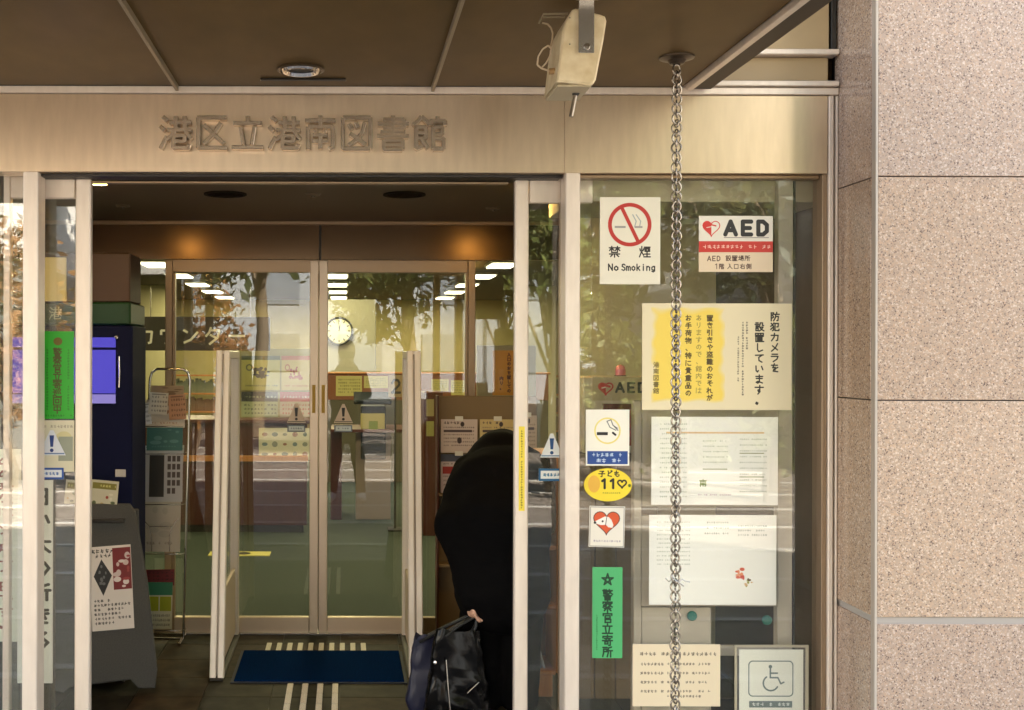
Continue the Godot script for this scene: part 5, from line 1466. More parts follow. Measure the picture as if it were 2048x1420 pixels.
# ---------------------------------------------------------------- what stands behind the right-hand window
func build_window_room():
	var w := structure("window_room_wall", cb(Vector3(0.74, 2.2, 0.06), 0), mat(lin(0.56, 0.53, 0.31), 0.8), Vector3(1.425, 1.1, -1.45))
	structure("window_room_bulkhead", cb(Vector3(0.95, 0.14, 0.5), 0.003), mat(lin(0.46, 0.42, 0.27), 0.7), Vector3(1.32, 2.14, -0.40))
	var nb := thing("notice_board_stand", "grey-beige notice board stand behind the window", "notice board", Vector3(px(1428, 4.13), 0, -0.14))
	var bm := mat(lin(0.46, 0.41, 0.31), 0.55)
	pbox(nb, "post", 1556, 353, 1586, 1600, 4.12, 0.04, bm, 0.003)
	pbox(nb, "post", 1268, 800, 1284, 1600, 4.12, 0.04, bm, 0.003)
	pbox(nb, "panel", 1284.5, 800, 1555.5, 1012, 4.125, 0.02, bm, 0.002)
	pbox(nb, "panel", 1284.5, 1030, 1555.5, 1211, 4.125, 0.02, bm, 0.002)
	pbox(nb, "panel", 1284.5, 1213, 1424, 1420, 4.128, 0.02, bm, 0.002)
	pbox(nb, "edge", 1587, 353, 1590.5, 1600, 4.13, 0.03, M.dark, 0)
	pbox(nb, "rail", 1425, 1290, 1555.5, 1310, 4.125, 0.02, bm, 0.002)
	for q in [[1385, 1230, "left"], [1535, 1238, "right"]]:
		var mg := thing("green_magnet", "round green magnet at the foot of the notice board, %s one" % q[2], "magnet", at(q[0], q[1], 4.12), "round green magnets")
		part(mg, "cap", lathe([Vector2(0.001, 0.008), Vector2(0.015, 0.007), Vector2(0.018, 0.004), Vector2(0.0185, 0.0)], 24), mat(lin(0.0, 0.13, 0.09), 0.35), Vector3.ZERO, Vector3(90, 0, 0))
		if q[2] == "right": part(mg, "clip", cb(Vector3(0.03, 0.004, 0.012), 0.001), M.steel, Vector3(0, 0, -0.006))
	# AED cabinet
	var d := 4.75
	var ae := thing("aed_cabinet", "cream AED cabinet with a red heart and a pink lamp behind the window", "cabinet", at(1235, 900, d))
	pbox(ae, "body", 1166, 752, 1330, 905, d, 0.2, mat(lin(0.58, 0.50, 0.32), 0.5), 0.006)
	var im := blank(200, 90, Color(0.72, 0.66, 0.50))
	heart(im, Vector2(46, 42), 26, Color(0.70, 0.16, 0.12), true)
	htext(im, "AED", 80, 22, 36, 38, 8, Color(0.12, 0.11, 0.12), 0.85)
	poster(ae, "title_plate", 1185, 752, 1300, 800, d - 0.002, printed(tex(im)))
	var im2 := blank(120, 130, Color(0.48, 0.13, 0.08))
	rect(im2, 0, 0, 120, 18, Color(0.36, 0.07, 0.06))
	for k in 18: blob(im2, Vector2(rng.randf_range(10, 110), rng.randf_range(30, 120)), rng.randf_range(6, 18), rng.randf_range(5, 14), [Color(0.62, 0.25, 0.13), Color(0.40, 0.09, 0.06), Color(0.58, 0.18, 0.08)][k % 3])
	poster(ae, "front_card", 1205, 806, 1284, 890, d - 0.002, printed(tex(im2)))
	part(ae, "alarm_lamp", lathe([Vector2(0.022, 0.0), Vector2(0.022, 0.03), Vector2(0.016, 0.044), Vector2(0.001, 0.05)], 20), mat(lin(0.62, 0.20, 0.26), 0.2), at(1241, 751, d + 0.1) - ae.position)
	part(ae, "lamp_base", lathe([Vector2(0.026, 0.0), Vector2(0.026, 0.006), Vector2(0.022, 0.006)], 20), M.dark, at(1241, 752, d + 0.1) - ae.position)
	# wooden bench front under it, planks side by side
	var bn := thing("wooden_cabinet", "brown plank cabinet below the AED box behind the window", "cabinet", at(1215, 1500, 4.9))
	for i in 4:
		pbox(bn, "plank", 1150 + i * 42, 906, 1190 + i * 42, 1560, 4.9, 0.02, M.brown_board if i % 2 else mat(lin(0.24, 0.16, 0.075), 0.55), 0.002)
	boxw(bn, "carcass", Vector3(px(1150, 4.9), 0.0, -1.30), Vector3(px(1316, 4.9), py(908, 4.9), -0.922), M.dark_wood, 0)

# ---------------------------------------------------------------- left of the opening
func build_left_side():
	var r := RandomNumberGenerator.new()
	r.seed = 51
	# information kiosk with a green head band and a blue screen
	var d := 5.2
	var k := thing("information_kiosk", "navy kiosk with a green head band and a glowing violet screen", "kiosk", Vector3(px(140, d), 0, 4.0 - d))
	boxw(k, "body", Vector3(px(0, d), 0.0, -1.55), Vector3(px(265, d), py(652, d), -1.2), mat(lin(0.006, 0.008, 0.03), 0.7, 0.0, 0.2), 0.006)
	boxw(k, "head_band", Vector3(px(0, d), py(651, d), -1.56), Vector3(px(262, d), py(606, d), -1.19), mat(lin(0.010, 0.042, 0.014), 0.4, 0.0, 0.4), 0.008)
	boxw(k, "top_box", Vector3(px(60, d), py(605, d), -1.5), Vector3(px(258, d), py(506, d), -1.22), mat(lin(0.06, 0.032, 0.02), 0.6), 0.006)
	var st := begin()
	var kk := 0
	for line in strokes("港"):
		for p in Geometry2D.offset_polyline(PackedVector2Array(Array(line).map(func(v): return Vector2(v.x, 1.0 - v.y) * 0.06)), 0.0022):
			add_prism(st, thin_out(p), 0.002, 0.001 + kk * 0.0002)
			kk += 1
	part(k, "band_letter", st.commit(), mat(lin(0.3, 0.33, 0.2), 0.5), Vector3(px(97, 5.19), py(641, 5.19), -1.1885) - k.position)
	var glow := StandardMaterial3D.new()
	glow.albedo_color = Color(0.1, 0.1, 0.2)
	glow.emission_enabled = true
	glow.emission = Color(0.42, 0.38, 0.98)
	glow.emission_energy_multiplier = 0.06
	pbox(k, "screen", 12, 676, 231, 696, d - 0.004, 0.006, glow, 0)
	pbox(k, "screen", 12, 701, 231, 788, d - 0.004, 0.006, glow, 0)
	var glow2: StandardMaterial3D = glow.duplicate()
	glow2.emission = Color(0.72, 0.66, 1.0)
	pbox(k, "screen", 12, 790, 231, 808, d - 0.004, 0.006, glow2, 0)
	pbox(k, "key_plate", 231, 940, 252, 955, d - 0.002, 0.004, mat(lin(0.4, 0.38, 0.34), 0.5), 0.001)
	part(k, "handle", tube([at(238, 714, d - 0.012) - k.position, at(239, 745, d - 0.016) - k.position, at(238, 776, d - 0.012) - k.position], 0.005, 8), M.chrome)
	part(k, "knob", lathe([Vector2(0.001, 0.012), Vector2(0.008, 0.010), Vector2(0.009, 0.0)], 14), M.steel, at(229, 676, d - 0.001) - k.position + Vector3(0.01, 0, 0), Vector3(90, 0, 0))
	var sl := OmniLight3D.new()
	sl.name = "screen_light"
	k.add_child(sl)
	sl.position = at(120, 742, d - 0.06) - k.position
	sl.light_color = Color(0.5, 0.46, 1.0)
	sl.light_energy = 0.0012
	sl.light_size = 0.05
	sl.omni_range = 4.0
	sl.omni_attenuation = 2.0
	sl.shadow_enabled = true
	# pale yellow panel high on the wall behind the left leaf
	var yp := thing("yellow_panel", "pale yellow panel above the kiosk behind the left sliding door", "panel", at(106, 604, 5.16))
	pbox(yp, "face", 84, 516, 131, 604, 5.16, 0.02, mat(lin(0.66, 0.58, 0.24), 0.6), 0.002)
	# carpeted easel board with a poster
	var e := thing("easel_board", "grey felt covered board leaning on its stand, a poster pinned on it", "easel", Vector3(px(215, 4.95), 0, -0.95))
	var felt := StandardMaterial3D.new()
	felt.albedo_color = lin(0.085, 0.084, 0.076)
	felt.roughness = 0.95
	tri_tex(felt, noise_tex(0.15, Color(0.72, 0.72, 0.72), Color(1, 1, 1), 71), Vector3.ONE * 4.0)
	var o := PackedVector2Array([Vector2(-0.34, 0.03), Vector2(-0.19, 0.005), Vector2(-0.165, 0.03), Vector2(0.10, 0.058), Vector2(0.135, 0.02), Vector2(0.21, 0.02), Vector2(0.218, 0.10), Vector2(0.165, 0.50), Vector2(0.105, 0.80), Vector2(0.08, 0.835), Vector2(-0.30, 0.835)])
	part(e, "board", prism(o, 0.03, 0.006), felt, Vector3.ZERO, Vector3(-10, 4, 0))
	part(e, "rear_leg", cb(Vector3(0.30, 0.80, 0.02), 0.004), felt, Vector3(-0.05, 0.40, -0.26), Vector3(12, 4, 0))
	var im := blank(170, 340, Color(0.80, 0.77, 0.74))
	print_line(im, 6, 10, 80, 17, Color(0.06, 0.06, 0.06), r)
	print_line(im, 6, 30, 80, 15, Color(0.06, 0.06, 0.06), r)
	area_fill(im, PackedVector2Array([Vector2(48, 52), Vector2(88, 120), Vector2(50, 200), Vector2(14, 120)]), Color(0.14, 0.14, 0.14))
	for j in 10: blob(im, Vector2(50 + r.randf_range(-14, 14), 120 + r.randf_range(-40, 40)), r.randf_range(3, 8), r.randf_range(3, 8), Color(0.4, 0.4, 0.4))
	rect(im, 94, 10, 168, 180, Color(0.42, 0.08, 0.09))
	for j in 14: blob(im, Vector2(r.randf_range(100, 164), r.randf_range(24, 170)), r.randf_range(5, 16), r.randf_range(4, 14), [Color(0.75, 0.68, 0.66), Color(0.55, 0.2, 0.2), Color(0.8, 0.76, 0.74)][j % 3])
	for j in 6: print_line(im, 10, 214 + j * 18, [70, 140, 120, 100, 140, 80][j], 12, Color(0.12, 0.11, 0.11), r)
	var pw := 0.185
	var ph := 0.37
	var pst := thing("easel_poster", "black, white and red printed poster on the grey felt board", "poster", e.position)
	pst.rotation_degrees = Vector3(-10, 4, 0)
	var pp := part(pst, "paper", card(pw, ph, 0.001, 0.0008, 4), null, Vector3(0.01, 0.46, 0.003), Vector3(0, 0, 4))
	pp.set_surface_override_material(0, printed(tex(im)))
	pp.set_surface_override_material(1, M.paper)
	# leaflets standing at the top of the board
	for q in [[130, 176, 0, "left"], [180, 236, 1, "right"]]:
		var li := blank(110, 140, Color(0.74, 0.72, 0.62))
		rect(li, 8, 10, 102, 34, Color(0.45, 0.42, 0.14))
		for j in 12: blob(li, Vector2(r.randf_range(10, 100), r.randf_range(50, 126)), r.randf_range(5, 14), r.randf_range(4, 9), [Color(0.55, 0.18, 0.1), Color(0.7, 0.6, 0.4), Color(0.3, 0.34, 0.2), Color(0.8, 0.78, 0.7)][j % 4])
		print_line(li, 12, 16, 80, 10, Color(0.8, 0.78, 0.5), r)
		var lf := thing("leaflet", "colourful leaflet standing above the felt board, %s one" % q[3], "leaflet", at((q[0] + q[1]) / 2.0, 1034, 5.10), "leaflets above the felt board")
		var ob := poster(lf, "paper", q[0], 962, q[1], 1034, 5.10, printed(tex(li)), 0.002)
		ob.rotation_degrees.z = -5
	var sh := thing("leaflet_shelf", "dark narrow shelf carrying leaflets behind the felt board", "shelf", Vector3(px(180, 5.12), 0, -1.12))
	boxw(sh, "top", Vector3(px(105, 5.12), 0.74, -1.19), Vector3(px(255, 5.12), 0.755, -1.06), M.dark, 0.002)
	for x in [110.0, 246.0]: boxw(sh, "leg", Vector3(px(x, 5.12), 0, -1.14), Vector3(px(x + 4, 5.12), 0.74, -1.125), M.dark, 0.001)
	# chrome leaflet rack beside the inner doors
	d = 5.9
	var rk := thing("leaflet_rack", "slim chrome wire leaflet rack beside the inner doors", "rack", Vector3(px(335, d), 0, 4.0 - d))
	var fr := []
	for q in [[280, 1276], [300, 760], [304, 746], [314, 739], [366, 739], [376, 745], [380, 760], [368, 1280]]: fr.append(at(q[0], q[1], d) - rk.position)
	part(rk, "frame", tube(fr, 0.007, 8), M.chrome)
	part(rk, "base_bar", tube([at(280, 1276, d) - rk.position, at(368, 1278, d) - rk.position], 0.006, 8), M.chrome)
	for x in [281.0, 367.0]: part(rk, "foot", tube([Vector3(px(x, d) - rk.position.x, 0.008, -0.13), Vector3(px(x, d) - rk.position.x, 0.008, 0.14)], 0.008, 8), M.chrome)
	for y in [850.0, 905.0, 1006.0, 1105.0, 1258.0]:
		part(rk, "wire", tube([at(288, y, d) - rk.position, at(292, y + 4, d - 0.06) - rk.position, at(366, y + 4, d - 0.06) - rk.position, at(373, y, d) - rk.position], 0.0025, 6), M.chrome)
	part(rk, "wire", tube([at(287, 1040, d - 0.05) - rk.position, at(300, 1054, d - 0.065) - rk.position, at(304, 1072, d - 0.065) - rk.position, at(304, 1104, d - 0.06) - rk.position], 0.0022, 6), M.steel)
	part(rk, "wire", tube([at(356, 1040, d - 0.05) - rk.position, at(345, 1054, d - 0.065) - rk.position, at(340, 1072, d - 0.065) - rk.position, at(340, 1104, d - 0.06) - rk.position], 0.0022, 6), M.steel)
	part(rk, "wire", tube([at(300, 1054, d - 0.065) - rk.position, at(345, 1054, d - 0.065) - rk.position], 0.0022, 6), M.steel)
	var list := [[302, 772, 368, 812, "tan folded leaflet at the top of the chrome rack", Color(0.66, 0.57, 0.46), Color(0.5, 0.4, 0.3)], [292, 800, 370, 856, "pale leaflets with coloured pictures in the chrome rack", Color(0.82, 0.78, 0.72), Color(0.66, 0.48, 0.36)], [294, 852, 366, 902, "teal leaflet in the chrome rack", Color(0.24, 0.44, 0.44), Color(0.36, 0.55, 0.54)], [286, 900, 366, 1004, "leaflet with a dark photograph in the chrome rack", Color(0.70, 0.70, 0.72), Color(0.18, 0.16, 0.14)], [283, 1000, 362, 1104, "plain white leaflet in the chrome rack", Color(0.70, 0.67, 0.62), Color(0.5, 0.46, 0.42)], [294, 1166, 346, 1258, "yellow and green flyer at the foot of the chrome rack", Color(0.80, 0.80, 0.70), Color(0.62, 0.66, 0.12)]]
	for i in list.size():
		var q = list[i]
		var li := blank(120, 130, q[5])
		if i == 3:
			rect(li, 20, 14, 64, 118, q[6])
			for j in 14: rect(li, 74 + (j % 3) * 14, 16 + (j / 3) * 20, 84 + (j % 3) * 14, 30 + (j / 3) * 20, Color(0.28, 0.24, 0.24))
		elif i == 5:
			rect(li, 0, 0, 120, 36, Color(0.20, 0.48, 0.36))
			rect(li, 6, 40, 56, 80, q[6])
			rect(li, 62, 40, 114, 80, q[6])
			for j in 3: print_line(li, 10, 88 + j * 13, 96, 8, Color(0.4, 0.42, 0.36), r)
		else:
			for j in 6: blob(li, Vector2(r.randf_range(12, 108), r.randf_range(12, 90)), r.randf_range(6, 22), r.randf_range(3, 12), q[6] if i != 4 else q[5].darkened(0.06))
			print_line(li, 16, 104, 80, 8, q[6], r)
		var lt := thing("rack_leaflet", q[4], "leaflet", at((q[0] + q[2]) / 2.0, q[3], 5.85))
		var ob := poster(lt, "paper", q[0], q[1], q[2], q[3], 5.86, printed(tex(li)), 0.002)
		ob.rotation_degrees.x = -6
	# more leaflets tucked behind and beside those
	var extra := [[298, 786, 336, 830, Color(0.86, 0.84, 0.80), "narrow white leaflet tucked in the top of the chrome rack"], [338, 790, 372, 840, Color(0.74, 0.56, 0.44), "narrow salmon leaflet tucked in the top of the chrome rack"], [290, 806, 302, 850, Color(0.88, 0.88, 0.90), "white folded corner sticking out of the chrome rack"], [288, 892, 326, 930, Color(0.80, 0.84, 0.90), "pale blue leaflet showing above the dark photograph leaflet"], [330, 890, 368, 926, Color(0.66, 0.68, 0.66), "grey leaflet showing above the dark photograph leaflet"], [288, 1140, 350, 1172, Color(0.42, 0.10, 0.12), "dark red leaflet edge above the yellow and green flyer"]]
	for i in extra.size():
		var q = extra[i]
		var li := blank(64, 72, q[4])
		for j in 4: print_line(li, 8, 10 + j * 15, 46, 8, q[4].darkened(0.45), r)
		rect(li, 8, 4, 56, 8, q[4].darkened(0.3))
		var lt := thing("rack_leaflet", q[5], "leaflet", at((q[0] + q[2]) / 2.0, q[3], 5.885))
		var ob := poster(lt, "paper", q[0], q[1], q[2], q[3], 5.838 if i < 3 else 5.88, printed(tex(li)), 0.003)
		ob.rotation_degrees = Vector3(-8, 0, [-3, 4, 9, 2, -3, 1][i])
	# white boards with brush writing behind the left posts
	im = blank(120, 800, Color(0.93, 0.94, 0.89))
	vtext(im, "日い大の所きる。", 46, 30, 68, 94, 11, Color(0.06, 0.06, 0.05))
	var wb := thing("banner_board", "tall white board with large black vertical writing behind the left sliding door", "board", at(72, 1370, 4.24))
	poster(wb, "board", 36, 962, 106, 1368, 4.24, printed(tex(im)), 0.0, M.paper, 0.01)
	boxw(wb, "stand", Vector3(px(40, 4.24), 0, -0.31), Vector3(px(102, 4.24), py(1369, 4.24), -0.252), M.dark, 0.003)
	im = blank(130, 800, Color(0.86, 0.88, 0.80))
	vtext(im, "人のの来なは、1月ー1日です。".substr(1), 70, 30, 40, 52, 6, Color(0.45, 0.10, 0.06))
	var wb2 := thing("banner_board", "pale green board with red vertical writing at the far left window", "board", at(10, 1290, 4.3))
	poster(wb2, "board", -60, 900, 42, 1285, 4.3, printed(tex(im)), 0.0, M.paper, 0.01)
	boxw(wb2, "stand", Vector3(px(-50, 4.3), 0, -0.36), Vector3(px(38, 4.3), py(1286, 4.3), -0.312), M.dark, 0.003)
	# green police notice and a paper on the left leaf
	im = blank(132, 354, Color(0.16, 0.66, 0.14))
	var ink := Color(0.30, 0.30, 0.08)
	blob(im, Vector2(66, 40), 18, 16, Color(0.42, 0.36, 0.08))
	vtext(im, "警察官立寄巡回中", 46, 66, 36, 33, 5, ink)
	print_line(im, 18, 70, 250, 10, Color(0.12, 0.46, 0.08), r, true)
	print_line(im, 104, 70, 250, 10, Color(0.14, 0.48, 0.08), r, true)
	print_line(im, 14, 336, 104, 9, Color(0.1, 0.4, 0.06), r)
	var pn := thing("police_notice", "bright green notice with vertical writing on the left sliding door", "notice", at(115, 840, 4.15))
	poster(pn, "film", 83, 664, 148, 839, 4.123, printed(tex(im)), 0.0005)
	im = blank(140, 190, Color(0.84, 0.82, 0.72))
	print_line(im, 12, 16, 110, 12, Color(0.62, 0.58, 0.5), r)
	blob(im, Vector2(96, 66), 34, 26, Color(0.80, 0.77, 0.58))
	rect(im, 74, 60, 134, 150, Color(0.58, 0.60, 0.54))
	var wp := thing("door_paper", "white paper below the green notice on the left sliding door", "paper", at(115, 945, 4.16))
	poster(wp, "paper", 82, 842, 149, 945, 4.1255, printed(tex(im)), 0.001)

# ---------------------------------------------------------------- guard rails in front of the inner doors
func build_guards():
	var gm := mat(lin(0.76, 0.70, 0.63), 0.4, 0.15)
	for k in 2:
		var x: float = [-0.588, 0.332][k]
		var g := thing("door_guard", ["pale metal guard rail left of the inner doors", "pale metal guard rail right of the inner doors"][k], "guard rail", Vector3(x, 0, -1.6))
		# leaning front stile of two bars with a groove
		for s in [-1.0, 1.0]:
			var m := Transform3D(Basis.IDENTITY, Vector3.ZERO)
			part(g, "stile", cb(Vector3(0.029, 1.535, 0.042), 0.004), gm, Vector3(s * 0.0185, 0.762, 0.30), Vector3(-9.5, 0, 0))
		part(g, "groove", cb(Vector3(0.0085, 1.50, 0.03), 0), mat(lin(0.25, 0.21, 0.17), 0.5), Vector3(0, 0.762, 0.30), Vector3(-9.5, 0, 0))
		part(g, "rear_stile", cb(Vector3(0.05, 1.52, 0.045), 0.004), gm, Vector3(0, 0.76, -0.37))
		part(g, "top_rail", cb(Vector3(0.05, 0.04, 0.53), 0.004), gm, Vector3(0, 1.50, -0.085))
		part(g, "kick_panel", cb(Vector3(0.022, 0.34, 0.70), 0.003), mat(lin(0.56, 0.47, 0.36), 0.5, 0.1), Vector3(0, 0.20, 0.02))
		part(g, "glass_panel", cb(Vector3(0.006, 1.10, 0.56), 0), M.glass, Vector3(0, 0.925, -0.055))
		part(g, "shoe", cb(Vector3(0.064, 0.012, 0.84), 0.003), M.dark, Vector3(0, 0.007, 0.04))

# ---------------------------------------------------------------- figures: tapered capsules joined smoothly, meshed as surface nets
func body_mesh(bones: Array, cell: float, k: float, wrinkle := 0.0) -> Mesh:
	var lo := Vector3.ONE * 1e9
	var hi := -lo
	for b in bones:
		for e in [[b[0], b[2]], [b[1], b[3]]]:
			lo = lo.min(e[0] - Vector3.ONE * (e[1] + cell * 3))
			hi = hi.max(e[0] + Vector3.ONE * (e[1] + cell * 3))
	var n := Vector3i(((hi - lo) / cell).ceil()) + Vector3i.ONE
	var field := PackedFloat32Array()
	field.resize(n.x * n.y * n.z)
	field.fill(1.0)
	for b in bones:
		var a: Vector3 = b[0]
		var c: Vector3 = b[1]
		var ra: float = b[2]
		var rb: float = b[3]
		var sq: Vector3 = b[4] if b.size() > 4 else Vector3.ONE
		var kk: float = b[5] if b.size() > 5 else k
		var m := maxf(ra, rb) * maxf(1.0, maxf(1.0 / sq.x, 1.0 / sq.z)) + kk + cell * 2
		var i0 := Vector3i(((a.min(c) - Vector3.ONE * m - lo) / cell).floor()).clamp(Vector3i.ZERO, n - Vector3i.ONE)
		var i1 := Vector3i(((a.max(c) + Vector3.ONE * m - lo) / cell).ceil()).clamp(Vector3i.ZERO, n - Vector3i.ONE)
		var ac := (c - a) * sq
		var l2 := maxf(ac.length_squared(), 1e-9)
		for z in range(i0.z, i1.z + 1):
			for y in range(i0.y, i1.y + 1):
				for x in range(i0.x, i1.x + 1):
					var p := (lo + Vector3(x, y, z) * cell - a) * sq
					var t := clampf(p.dot(ac) / l2, 0.0, 1.0)
					var dd := (p - ac * t).length() - lerpf(ra, rb, t)
					var at_ := x + n.x * (y + n.y * z)
					var f := field[at_]
					var h := maxf(kk - absf(f - dd), 0.0) / kk
					field[at_] = minf(f, dd) - h * h * kk * 0.25
	if wrinkle > 0.0:
		var nz := noise(FastNoiseLite.TYPE_SIMPLEX_SMOOTH, 3.2, 17, 2)
		for i in field.size():
			if absf(field[i]) < cell * 4.0 + wrinkle:
				var q := lo + Vector3(i % n.x, (i / n.x) % n.y, i / (n.x * n.y)) * cell
				field[i] += wrinkle * (nz.get_noise_3d(q.x, q.y * 2.6 + q.x * 0.8, q.z) + 0.6 * absf(nz.get_noise_3d(q.x * 1.4 + 5.0, q.y * 4.0 - q.z, q.z * 1.4)))
	var ids := {}
	var verts := PackedVector3Array()
	var norms := PackedVector3Array()
	var sx := 1
	var sy := n.x
	var sz := n.x * n.y
	var corner := [0, sx, sy, sx + sy, sz, sx + sz, sy + sz, sx + sy + sz]
	var edges := [[0, 1], [2, 3], [4, 5], [6, 7], [0, 2], [1, 3], [4, 6], [5, 7], [0, 4], [1, 5], [2, 6], [3, 7]]
	for z in n.z - 1:
		for y in n.y - 1:
			var base := n.x * (y + n.y * z)
			for x in n.x - 1:
				var o := base + x
				var f0 := field[o]
				if absf(f0) > cell * 2.0: continue
				var v := []
				var neg := 0
				for q in corner:
					var w := field[o + q]
					v.append(w)
					if w < 0.0: neg += 1
				if neg == 0 or neg == 8: continue
				var s := Vector3.ZERO
				var cnt := 0
				for e in edges:
					var f1: float = v[e[0]]
					var f2: float = v[e[1]]
					if (f1 < 0.0) != (f2 < 0.0):
						var t := f1 / (f1 - f2)
						var p1 := Vector3(e[0] & 1, (e[0] >> 1) & 1, e[0] >> 2)
						var p2 := Vector3(e[1] & 1, (e[1] >> 1) & 1, e[1] >> 2)
						s += p1.lerp(p2, t)
						cnt += 1
				ids[o] = verts.size()
				verts.append(lo + (Vector3(x, y, z) + s / cnt) * cell)
				norms.append(Vector3(v[1] + v[3] + v[5] + v[7] - v[0] - v[2] - v[4] - v[6], v[2] + v[3] + v[6] + v[7] - v[0] - v[1] - v[4] - v[5], v[4] + v[5] + v[6] + v[7] - v[0] - v[1] - v[2] - v[3]).normalized())
	var idx := PackedInt32Array()
	for o in ids:
		for ax in 3:
			var s: int = [sx, sy, sz][ax]
			var u: int = [sy, sz, sx][ax]
			var w: int = [sz, sx, sy][ax]
			var f1 := field[o]
			var f2 := field[o + s]
			if (f1 < 0.0) == (f2 < 0.0): continue
			if not (ids.has(o - u) and ids.has(o - w) and ids.has(o - u - w)): continue
			var q := [ids[o], ids[o - u], ids[o - u - w], ids[o - w]]
			if f1 < 0.0: q = [q[0], q[3], q[2], q[1]]
			idx.append_array(PackedInt32Array([q[0], q[1], q[2], q[0], q[2], q[3]]))
	var wrong := 0
	for i in range(0, mini(idx.size(), 3000), 3):
		var a := verts[idx[i]]
		if (verts[idx[i + 2]] - a).cross(verts[idx[i + 1]] - a).dot(norms[idx[i]]) < 0.0: wrong += 1
	if wrong > mini(idx.size(), 3000) / 6: idx.reverse()
	var arr := []
	arr.resize(Mesh.ARRAY_MAX)
	arr[Mesh.ARRAY_VERTEX] = verts
	arr[Mesh.ARRAY_NORMAL] = norms
	arr[Mesh.ARRAY_INDEX] = idx
	var mesh := ArrayMesh.new()
	mesh.add_surface_from_arrays(Mesh.PRIMITIVE_TRIANGLES, arr)
	return mesh

func hand_bones(wrist: Vector3, along: Vector3, side: Vector3, curl: Vector3) -> Array:
	var palm := wrist + along * 0.075
	var out := [[wrist, palm, 0.026, 0.022, Vector3.ONE, 0.02]]
	for i in 4:
		var r := palm + side * (-0.030 + i * 0.020)
		var l: float = [0.036, 0.042, 0.040, 0.032][i]
		var a := r + (along * 0.8 + curl * 0.6).normalized() * l
		var b := a + (curl - along * 0.2).normalized() * l * 0.75
		var c := b + (curl * 0.4 - along).normalized() * l * 0.55
		out += [[palm + side * (-0.022 + i * 0.015) - along * 0.02, r, 0.012, 0.0095, Vector3.ONE, 0.008], [r, a, 0.0095, 0.009, Vector3.ONE, 0.004], [a, b, 0.009, 0.0085, Vector3.ONE, 0.004], [b, c, 0.0085, 0.0075, Vector3.ONE, 0.004]]
	var th := wrist + along * 0.02 - side * 0.026
	var t1 := th + (along * 0.7 - side * 0.7 + curl * 0.4).normalized() * 0.04
	out += [[wrist + along * 0.015, th, 0.018, 0.014, Vector3.ONE, 0.012], [th, t1, 0.012, 0.010, Vector3.ONE, 0.006], [t1, t1 + (along + curl * 0.7).normalized() * 0.03, 0.010, 0.008, Vector3.ONE, 0.004]]
	return out

